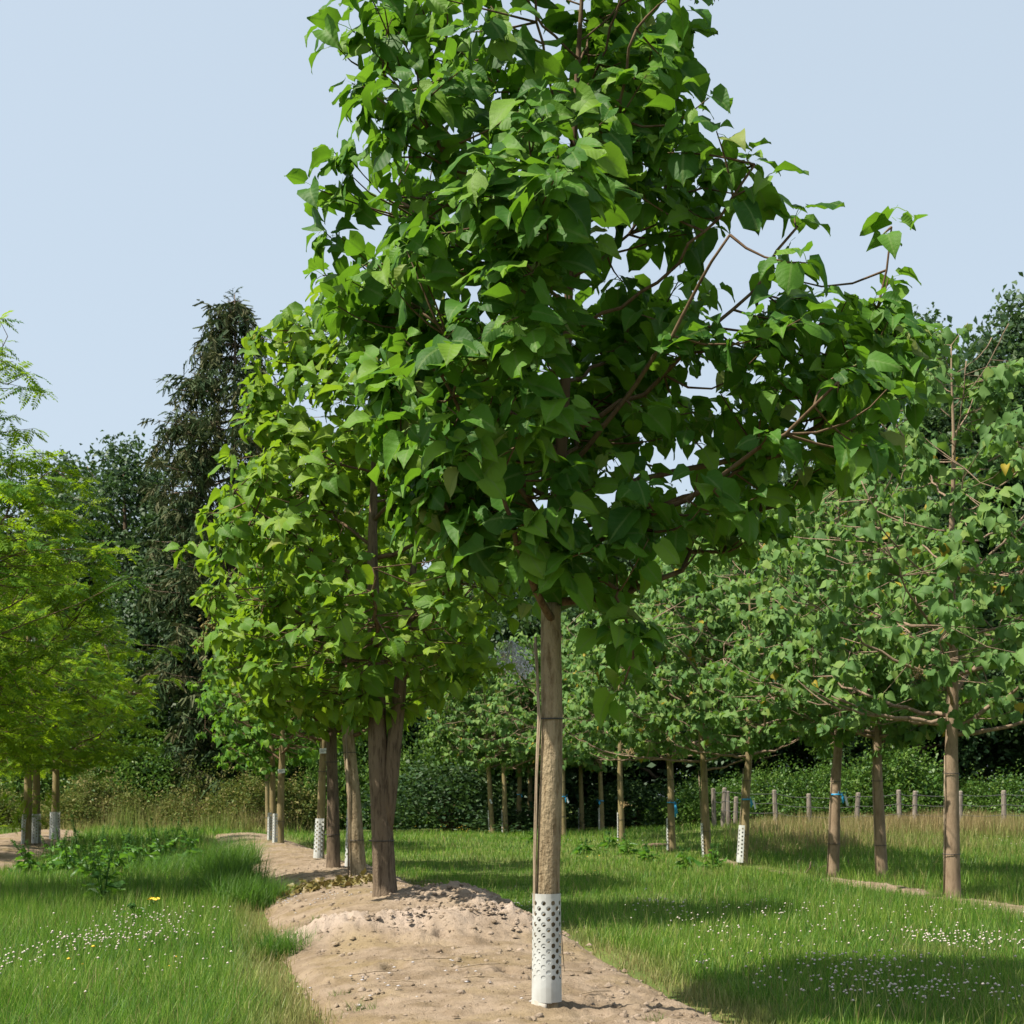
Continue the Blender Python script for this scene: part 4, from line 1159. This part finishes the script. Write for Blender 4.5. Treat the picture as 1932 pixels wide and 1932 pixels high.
# ------------------------------------------------------------------ grass
rs = np.random.RandomState(99)
def strips_mask(X, Y):
    """How far outside every soil strip (1 = well outside)."""
    m = np.ones_like(X)
    for k in STRIPS:
        s = STRIPS[k]
        c, w, h = strip_at(k, Y)
        edge = 1 + .13 * fbm(X * 2, Y * 2, 3, 60) + .10 * fbm(Y * 1.1, X * 0 + np.sign(X - c), 2, 61)
        d_ = (np.abs(X - c) / w - edge * (.95 if k == 'mid' else .75)) * w
        on = (Y > s[0, 1]) & (Y < s[-1, 1])
        if k == 'mid': spread = .55
        else: spread = .25
        m = np.minimum(m, np.where(on, ss(-.32 if k == 'mid' else -.12, spread, d_) ** 1.4, 1))
    return m

def blades(name, X, Y, Z, H, Wd, rnd, dry, lean=.45, seg=2, far=None):
    n = len(X)
    az = rs.uniform(0, 2 * PI, n); fa = az + rs.normal(PI / 2, .5, n)
    L = lean * rs.uniform(.15, 1.3, n)
    o = np.stack([np.cos(az), np.sin(az)], -1); sd = np.stack([np.cos(fa), np.sin(fa)], -1)
    Vs, Fs, Rr, Dd, off = [], [], [], [], 0
    groups = [(np.arange(n), seg)] if far is None else [(np.where(Y < far)[0], seg), (np.where(Y >= far)[0], 1)]
    for idx, sg in groups:
        if not len(idx): continue
        lv = [0, 1] if sg == 1 else [0, .5, 1] if sg == 2 else [0, .35, .7, 1]
        rows_ = []
        for a in lv:
            p = np.zeros((len(idx), 3)); p[:, :2] = np.stack([X, Y], -1)[idx] + o[idx] * (L * H * a * a)[idx, None]; p[:, 2] = (Z - .01 + H * a * (1 - .28 * L * a))[idx]
            w = Wd[idx] * (1 - a ** 1.6 * .96) * .5
            if a < 1:
                q = p.copy(); q[:, :2] += sd[idx] * w[:, None]; t_ = p.copy(); t_[:, :2] -= sd[idx] * w[:, None]; rows_ += [q, t_]
            else: rows_.append(p)
        k = len(rows_)
        Vs.append(np.stack(rows_, 1).reshape(-1, 3))
        b = np.arange(len(idx)) * k + off
        for s_ in range(len(lv) - 2): Fs.append(np.stack([b + 2 * s_, b + 2 * s_ + 1, b + 2 * s_ + 3, b + 2 * s_ + 2], -1))
        Fs.append(np.stack([b + k - 3, b + k - 2, b + k - 1], -1))
        Rr.append(np.repeat(rnd[idx], k)); Dd.append(np.repeat(dry[idx], k)); off += len(idx) * k
    return mk(name, np.concatenate(Vs), Fs, M['grass'], attrs={'rnd': np.concatenate(Rr), 'dry': np.concatenate(Dd)})

NB = 280000
u = rs.rand(NB * 2)
a_ = 7.3 ** -.35; b_ = 50.0 ** -.35
Y = (a_ + (b_ - a_) * u) ** (-1 / .35)
X = rs.uniform(-.42, .42, NB * 2) * Y + rs.uniform(-.5, .5, NB * 2)
keep = rs.rand(NB * 2) < strips_mask(X, Y) * (.55 + .45 * ss(.25, .6, vn(X * .9, Y * .9, 71)))
X, Y = X[keep][:NB], Y[keep][:NB]
patch = fbm(X * .5, Y * .5, 3, 73) + .6 * fbm(X * 4.5, Y * 3.5, 2, 74)
left = ss(.0, -1.5, X - strip_at('mid', Y)[0])
H = (.115 + .11 * left + .05 * patch) * rs.uniform(.45, 1.5, len(X)) * (1 + .25 * ss(30, 45, Y))
edge = strips_mask(X, Y)
H *= .4 + .6 * edge
H *= 1 + .7 * ss(.10, .2, X / Y) * ss(13, 18, Y)
dry = np.clip(.0 + .42 * ss(.2, .8, fbm(X * .8, Y * .55, 3, 77)) * (1 - .6 * left) + .85 * (1 - edge) ** .7 * (edge < .97) + .4 * ss(33, 44, Y) * ss(.10, .25, X / Y) + rs.normal(0, .10, len(X)), 0, 1)
dry = np.where(rs.rand(len(X)) < .05, .8, dry)
Wd = np.maximum(.0078, .00052 * Y) * rs.uniform(.7, 1.35, len(X))
tag(link('grass', blades('grass', X, Y, gbase(X, Y), H, Wd, np.clip(.45 + .3 * patch + rs.normal(0, .28, len(X)), 0, 1), dry, far=15.0)), 'short green meadow grass with straw-coloured blades', 'grass', None, 'stuff')

k_ = 16000                                    # taller wild stalks standing out of the sward
Y = (7.3 ** -.35 + (40.0 ** -.35 - 7.3 ** -.35) * rs.rand(k_)) ** (-1 / .35); X = rs.uniform(-.42, .42, k_) * Y
kp = (strips_mask(X, Y) > .9) & (rs.rand(k_) < .25 + .75 * ss(-.1, .3, fbm(X * .7, Y * .7, 3, 91)))
X, Y = X[kp], Y[kp]; k_ = len(X)
tag(link('grass', blades('grass', X, Y, gbase(X, Y), rs.uniform(.16, .36, k_), np.maximum(.006, .00045 * Y) * rs.uniform(.6, 1.2, k_), rs.rand(k_), np.clip(rs.normal(.3, .3, k_), 0, 1), lean=.6, seg=3)), 'taller single grass stalks standing out of the meadow', 'grass', None, 'stuff')

# straw-coloured tall grass: right below the fence, left by the path, and weeds on the bank
def tall(name, label, n, xf, y0, y1, h0, h1, dmean, wd, xa, xb):
    Y = rs.uniform(y0, y1, n * 2); X = xf(Y, n * 2)
    q = X / Y
    g_ = fbm(X * .45, Y * .45, 3, 88)
    soft = ss(xa, xa + .05, q) * ss(xb, xb - .04, q)
    ramp = ss(y0, y0 + (y1 - y0) * .65, Y + 2.5 * g_)
    keep = rs.rand(n * 2) < soft * (.25 + .75 * ss(-.25, .2, g_)) * (.15 + .85 * ramp)
    X, Y, g_, ramp = X[keep], Y[keep], g_[keep], ramp[keep]; n = len(X)
    H = rs.uniform(h0, h1, n) * (.3 + .8 * ramp) * (.55 + .8 * vn(X * .6, Y * .6, 83))
    dry = np.clip(dmean * (.45 + .7 * ramp) + .6 * fbm(X * .5, Y * .5, 3, 85) + rs.normal(0, .15, n), 0, 1)
    me = blades(name, X, Y, gbase(X, Y), H, wd * rs.uniform(.6, 1.4, n), rs.rand(n), dry, .35, 1)
    tag(link(name, me), label, 'grass', None, 'stuff')
tall('tall_grass', 'tall straw-coloured seeding grass below the wire fence', 30000, lambda Y, n: rs.uniform(.14, .42, n) * Y, 30, 45.5, .2, .6, .75, .022, .145, .6)
tall('tall_grass', 'dry tan grass and weeds on the bramble bank', 20000, lambda Y, n: rs.uniform(-.42, -.13, n) * Y, 46.5, 56, .3, 1.3, .6, .03, -.345, -.13)
tall('tall_grass', 'pale dry grass beside the farm path', 5000, lambda Y, n: rs.uniform(-.43, -.30, n) * Y, 55.2, 60, .4, 1.0, .9, .035, -.6, -.30)

# white clover in patches, petals, yellow flowers: uncountable dots
def dots(name, label, mat, P, size, kind_cat, squash=.75):
    n = len(P)
    base = np.array([[1, 0, 0], [-1, 0, 0], [0, 1, 0], [0, -1, 0], [0, 0, 1], [0, 0, -1]], float) * [1, 1, squash]
    F = np.array([[0, 2, 4], [2, 1, 4], [1, 3, 4], [3, 0, 4], [2, 0, 5], [1, 2, 5], [3, 1, 5], [0, 3, 5]])
    V = P[:, None] + base[None] * (size * rs.uniform(.6, 1.3, n))[:, None, None]
    me = mk(name, V.reshape(-1, 3), [(F[None] + (np.arange(n) * 6)[:, None, None]).reshape(-1, 3)], mat)
    tag(link(name, me), label, kind_cat, None, 'stuff')
def patch_pts(spec, hz):
    out = []
    for px, py, rx, ry, n in spec:
        c = place(px, py)
        sx = rx / FPX * c[1]; sy = abs(place(px, py - ry)[1] - place(px, py + ry)[1]) / 2
        X = c[0] + rs.normal(0, .6, n) * sx; Y = c[1] + rs.normal(0, .6, n) * sy
        out.append(np.stack([X, Y, gbase(X, Y) + rs.uniform(.5, 1.1, n) * hz], -1))
    P = np.concatenate(out)
    P[:, 2] += np.where(P[:, 0] < -1.2, .07, 0)
    return P[strips_mask(P[:, 0], P[:, 1]) > .8]
cl = [(210, 1815, 120, 20, 170), (60, 1860, 60, 25, 50), (290, 1770, 110, 14, 80), (1250, 1730, 60, 20, 40), (1420, 1745, 160, 22, 60), (1820, 1800, 120, 18, 170),
      (1600, 1860, 230, 25, 150), (1740, 1905, 200, 20, 150), (1500, 1800, 200, 35, 50), (1330, 1770, 50, 18, 25), (300, 1880, 200, 40, 30), (1900, 1600, 40, 10, 25), (1700, 1740, 220, 20, 60), (1130, 1600, 100, 10, 15), (350, 1562, 50, 5, 25)]
dots('clover_flowers', 'white clover blossoms in patches through the grass', M['clover'], patch_pts(cl, .20), .0112, 'flowers')
dots('yellow_flowers', 'small yellow meadow flowers beyond the forked catalpa', M['yellow'], patch_pts([(860, 1575, 60, 8, 22), (920, 1560, 60, 6, 12), (1120, 1640, 120, 20, 6), (250, 1870, 200, 20, 8)], .22), .016, 'flowers', .5)

def on_soil(spec):
    out = []
    for px, py, rx, ry, n in spec:
        c = place(px, py); sx = rx / FPX * c[1]; sy = abs(place(px, py - ry)[1] - place(px, py + ry)[1]) / 2
        X = c[0] + rs.normal(0, .55, n) * sx; Y = c[1] + rs.normal(0, .55, n) * sy
        out.append(np.stack([X, Y, gz(X, Y) + .028], -1))
    return np.concatenate(out)
dots('fallen_petals', 'white fallen blossoms scattered on the sandy soil', M['petal'], on_soil([(545, 1700, 25, 10, 28), (610, 1697, 50, 10, 22), (985, 1715, 45, 10, 60), (800, 1850, 250, 50, 40), (640, 1600, 60, 20, 30)]), .016, 'petals', .35)
X = rs.uniform(-2.4, 1.5, 1500); Y = 7.8 * (24 / 7.8) ** rs.rand(1500)
c_, w_, h_ = strip_at('mid', Y); X = c_ + rs.uniform(-.95, .95, 1500) * w_
pz = np.stack([X, Y, gz(X, Y) + .005], -1)
m, nt_ = None, None
def clods(name, label, P, size):
    n = len(P); ic = norm(np.array([[1, 0, 0], [-1, 0, 0], [0, 1, 0], [0, -1, 0], [0, 0, 1], [0, 0, -1], [1, 1, 1], [-1, 1, 1], [1, -1, 1], [-1, -1, 1]], float))
    F = np.array([[0, 6, 8], [6, 4, 8], [6, 2, 7], [6, 7, 4], [7, 1, 9], [7, 9, 4], [9, 3, 8], [9, 8, 4], [0, 2, 6], [2, 1, 7], [1, 3, 9], [3, 0, 8]])
    V = ic[None] * rs.uniform(.6, 1.35, (n, 10, 1)) * (size * rs.uniform(.35, 1.6, n) ** 1.6)[:, None, None] * [1, 1, .75] + P[:, None]
    me = mk(name, V.reshape(-1, 3), [(F[None] + (np.arange(n) * 10)[:, None, None]).reshape(-1, 3)], M['soil'], attrs={'rnd': np.repeat(rs.rand(n) * .6, 10)})
    tag(link(name, me), label, 'soil', None, 'stuff')
pp_ = []
for px_, py_, rx_, ry_, ph_ in PILES[:6]:
    k_ = 220; X = px_ + rs.normal(0, .6, k_) * rx_; Y = py_ + rs.normal(0, .6, k_) * ry_
    pp_.append(np.stack([X, Y, gz(X, Y) + .02], -1))
clods('soil_clods', 'small crumbs and clods of soil on the sandy strip', np.concatenate([pz] + pp_), .017)
# wilted leaves heaped behind the forked catalpa
pl = on_soil([(555, 1684, 45, 9, 130), (610, 1674, 50, 6, 120), (665, 1668, 40, 5, 80), (690, 1662, 25, 5, 30)])
n = len(pl); D = rs.normal(0, 1, (n, 3)) * [1, 1, .25]
tag(link('fallen_leaves', scatter_mesh('fallen_leaves', LEAF_MID, rs.randint(0, 6, n), frames(pl, D, rs.normal(0, .6, (n, 3)) + [0, 0, 1], rs.uniform(.06, .12, n)), rs.rand(n), M['wilted'])),
    'heap of wilted yellow leaves on the sand behind the forked catalpa', 'leaves', None, 'stuff')

# ------------------------------------------------------------------ grass tufts, docks, saplings, ragwort
def tuft(px, py, R, H, n, label, group, wd=.007, dryness=.04, lean=.7):
    c = place(px, py) if isinstance(px, (int, float)) and py > 20 else np.array([px, py, float(gbase(px, py))])
    a = rs.uniform(0, 2 * PI, n); r = R * rs.rand(n) ** .7
    X = np.cos(a) * r; Y = np.sin(a) * r
    me = blades('grass_tuft', X, Y, 0 * X - .01, H * rs.uniform(.45, 1.1, n), wd * rs.uniform(.7, 1.3, n), np.clip(rs.normal(.22, .15, n), 0, 1), np.clip(rs.normal(dryness, .08, n), 0, 1), lean, 3)
    o = tag(link('grass_tuft', me, None, c - [0, 0, .01]), label, 'grass tuft', group)
    return o
tuft(535, 1802, .27, .34, 800, 'lone dark green grass tuft on the edge of the sandy soil', None, .006)
tuft(595, 1745, .07, .16, 60, 'small pale grass tuft beside the sand ridge', None, .006, .3)
for px, py, R, H, n in ((470, 1715, .5, .6, 1100), (445, 1690, .5, .8, 1200), (425, 1662, .5, .9, 1200), (505, 1700, .3, .42, 500), (395, 1695, .5, .55, 900), (350, 1655, .6, .6, 1000), (450, 1640, .45, .85, 900), (300, 1660, .6, .55, 900), (270, 1690, .5, .45, 700)):
    tuft(px, py, R, H, n, 'clump of tall lush grass bordering the sandy strip', 'lush grass clumps by the strip', .009)
for px, py, R, H, n in ((690, 1905, .15, .12, 60), (610, 1930, .2, .14, 90), (1240, 1925, .1, .1, 40), (640, 1880, .08, .1, 30)):
    tuft(px, py, R, H, n, 'sparse low grass sprouting from the bare soil', 'sprouts on the bare soil', .005, .25)

def dock(px, py, H, label, group, nst=3, sp=.15, seedy=.4, lsize=.26):
    loc = place(px, py)
    o = thing('dock_plant', loc, label, 'weed', group)
    LP, LD, LN, LS = [], [], [], []
    A = Acc(); Sd = []
    for k in range(nst):
        a = rs.uniform(0, 2 * PI); top = np.array([math.cos(a) * sp * rs.uniform(.3, 1), math.sin(a) * sp, H * rs.uniform(.75, 1)])
        P = bez(np.array([0, 0, -.03]), top * [.3, .3, .6], top, 8); A.add(*tube(P, np.linspace(.009, .004, 8), 5))
        for j in range(9):
            u = j / 9 * .75; q = P[int(u * 7)]; b = rs.uniform(0, 6.3); e = rs.uniform(-.3, .5)
            LP.append(q); LD.append([math.cos(b) * math.cos(e), math.sin(b) * math.cos(e), math.sin(e)]); LN.append(rs.normal(0, .3, 3) + [0, 0, 1]); LS.append(lsize * (1.1 - u) * rs.uniform(.6, 1.1))
        for j in range(30):
            u = rs.uniform(1 - seedy, 1); q = P[min(int(u * 7), 6)] + (P[min(int(u * 7) + 1, 7)] - P[min(int(u * 7), 6)]) * rs.rand(); Sd.append(q + rs.normal(0, .014, 3))
    link('stem', A.mesh('stem', M['weed']), o)
    LP = np.array(LP); m = frames(LP, np.array(LD), np.array(LN), np.array(LS)); w = rs.randint(0, 6, len(LP))
    lm = leaf_meshes('weed', [(V * [.55, 1, 1], F, U) for V, F, U in LEAF_MID], M['weed'])
    for i in range(len(LP)):
        q = link('leaf', lm[w[i]], o); q.matrix_basis = Matrix(m[i])
    P = np.array(Sd); n = len(P); base = np.array([[1, 0, 0], [-1, 0, 0], [0, 1, 0], [0, -1, 0], [0, 0, 1.3], [0, 0, -1.3]], float)
    F = np.array([[0, 2, 4], [2, 1, 4], [1, 3, 4], [3, 0, 4], [2, 0, 5], [1, 2, 5], [3, 1, 5], [0, 3, 5]])
    me = mk('seeds', (P[:, None] + base[None] * (.009 * rs.uniform(.6, 1.3, n))[:, None, None]).reshape(-1, 3), [(F[None] + (np.arange(n) * 6)[:, None, None]).reshape(-1, 3)], M['weed'], attrs={'rnd': np.full(n * 6, .9)})
    tag(link('seeds', me, o), kind='stuff')
dock(195, 1715, .85, 'tall pale green dock plant with seeding stems in sunlit grass', None, 4, .22, .5, .30)
for px, py, H in ((115, 1640, 1.0), (150, 1632, 1.1), (190, 1640, .95), (240, 1632, .95), (285, 1625, 1.05), (95, 1650, .8), (330, 1612, 1.05)):
    dock(px, py, H, 'dark shaded dock plant in the weeds beside the lush grass', 'dock plants in the shade', 3, .22, .45, .30)
for px, py, H in ((60, 1655, .7), (130, 1655, .9), (215, 1655, .8), (265, 1650, .9), (310, 1645, .95), (170, 1668, .7), (360, 1630, .9)):
    dock(px, py, H, 'bushy broad-leaved weed massed in the shade by the docks', 'leafy weeds in the shade', 5, .35, .2, .34)
dock(255, 1745, .3, 'low broad-leaved dock beside the yellow flowers', None, 2, .1, .1, .28)
for px, py, H, lab in ((1345, 1640, .55, 'big-leaved sapling at the foot of the leaning olive trunk'), (1150, 1600, .5, 'big-leaved sapling growing before the blue-knotted trunk'), (1185, 1612, .5, 'leafy sapling below the hanging seed clusters'), (1010, 1590, .45, 'leafy sapling at the side of the big catalpa trunk'), (1100, 1612, .4, 'low leafy sapling in the meadow between slim trunks'), (1225, 1625, .45, 'leafy weed with seed stems before the bowed trunk'), (1290, 1640, .5, 'thin seeding weed between two olive trunks')):
    dock(px, py, H, lab, None, 3, .25, .15, .30)
rg = thing('ragwort', place(290, 1738), 'ragwort plant with a flat head of orange-yellow flowers', 'flower')
A = Acc(); A.add(*tube(np.array([[0, 0, -.03], [.01, 0, .12], [0, 0, .24]]), [.007, .006, .005], 5))
for a in np.linspace(0, 6, 9): A.add(*tube(np.array([[0, 0, .2], [.05 * math.cos(a), .05 * math.sin(a), .26]]), .003, 4))
link('stem', A.mesh('stem', M['weed']), rg)
for k in range(16):
    a = k * 2.4; r = .018 * math.sqrt(k); A = Acc(); th = np.arange(10) * 2 * PI / 10; rr = np.where(np.arange(10) % 2, .02, .011)
    A.add(np.concatenate([np.stack([rr * np.cos(th), rr * np.sin(th), 0 * th], -1), [[0, 0, .008]]]), [np.array([[i, (i + 1) % 10, 10] for i in range(10)])])
    q = link('flower_head', A.mesh('flower_head', M['yellow']), rg, (r * math.cos(a), r * math.sin(a), .262 + .01 * math.sin(k))); q.rotation_euler = (.5, .1 * math.sin(k), a)

# ------------------------------------------------------------------ blossom panicles and seed clusters on the trees, dead wood on the ground
def cluster(name, parent, c, R, n, mat, size, label=None):
    P = rs.normal(0, .45, (n, 3)) * [R, R, R * .8]
    A = Acc()
    base = np.array([[1, 0, 0], [-1, 0, 0], [0, 1, 0], [0, -1, 0], [0, 0, 1], [0, 0, -1]], float)
    F = np.array([[0, 2, 4], [2, 1, 4], [1, 3, 4], [3, 0, 4], [2, 0, 5], [1, 2, 5], [3, 1, 5], [0, 3, 5]])
    for p in P: A.add(base * size * rs.uniform(.5, 1.2, 3) + p, [F])
    for p in P[::4]: A.add(*tube(np.array([[0, 0, R * .9], p]), .003, 3, False))
    o = tag(link(name, A.mesh(name, mat), parent, c), kind='stuff')
    if label: o['label'] = label
def rel(px, py, Y, loc): return Vector(((px - CX) / FPX * Y - loc[0], Y - loc[1], CAMZ + (HOR - py) / FPX * Y - loc[2]))
for px, py, Y, R, n in ((965, 1245, 15.6, .24, 130), (985, 1262, 15.5, .16, 70), (912, 695, 16.0, .2, 80), (885, 712, 16.1, .12, 40)):
    cluster('blossom', o2, rel(px, py, Y, loc2), R, n, M['lilac'], .018, 'pale lilac-white blossom panicle')
for px, py, Y in ((395, 1175, 15.6), (385, 1210, 15.7), (480, 755, 16.0), (465, 775, 16.1), (405, 1130, 15.7)):
    cluster('withered_panicle', o2, rel(px, py, Y, loc2), .13, 34, M['wilted'], .022, 'withered brown flower panicle')
tre = {t.get('label'): t for t in C.objects if t.name.startswith('young_tree')}
for k, lab, pts in (('g', FARLAB[0], ((1178, 1520), (1210, 1370), (1160, 1395))), ('f', RIGHT[5][6], ((1215, 1395), (1285, 1425), (1240, 1330), (1190, 1420))), ('a', RIGHT[0][6], ((1735, 1270), (1840, 1150))), ('c', RIGHT[2][6], ((1560, 1290), (1520, 1270))), ('j', FARLAB[3], ((1080, 1400), (1040, 1380)))):
    loc = row[k][0]
    for px, py in pts:
        cluster('seed_cluster', tre[lab], rel(px, py, loc[1] - .9, loc), .13, 26, M['seedhead'], .02, 'hanging bunch of brown seed capsules')

A = Acc(); A.add(*tube(np.array([[-.35, 0, .03], [0, .02, .05], [.3, 0, .04]]), [.05, .055, .05], 9))
tag(link('log', A.mesh('log', M['bark_dark']), None, place(1238, 1598)), 'short cut log lying beside the bowed trunk', 'log')
for k, (px, py, pts) in enumerate(((1640, 1582, [[-.2, 0, .02], [0, 0, .1], [.25, 0, .24]]), (1610, 1590, [[-.1, 0, .02], [-.02, 0, .12], [.0, 0, .25]]), (1680, 1585, [[0, 0, .0], [.02, 0, .12], [.0, 0, .24]]))):
    A = Acc(); A.add(*tube(np.array(pts), [.02, .018, .01], 5))
    tag(link('stick', A.mesh('stick', M['bark_dark']), None, place(px - 80, py + 60)), 'dead stick poking out of the bare soil near the ribboned trunk', 'stick', 'dead sticks on the soil')
for k in range(9):
    X0, Y0 = rs.uniform(-1.1, .6), rs.uniform(8.4, 11.5); a = rs.uniform(-.6, .6); L = rs.uniform(.08, .2)
    z = float(gz(X0, Y0)) + .03
    A = Acc(); A.add(*tube(np.array([[-L, 0, 0], [0, .01, .012], [L, 0, .004]]), [.004, .004, .002], 4))
    q = tag(link('stalk', A.mesh('stalk', M['cane']), None, (X0, Y0, z)), 'pale dry stalk lying on the sandy soil', 'stalk', 'dry stalks on the soil'); q.rotation_euler = (0, 0, a)
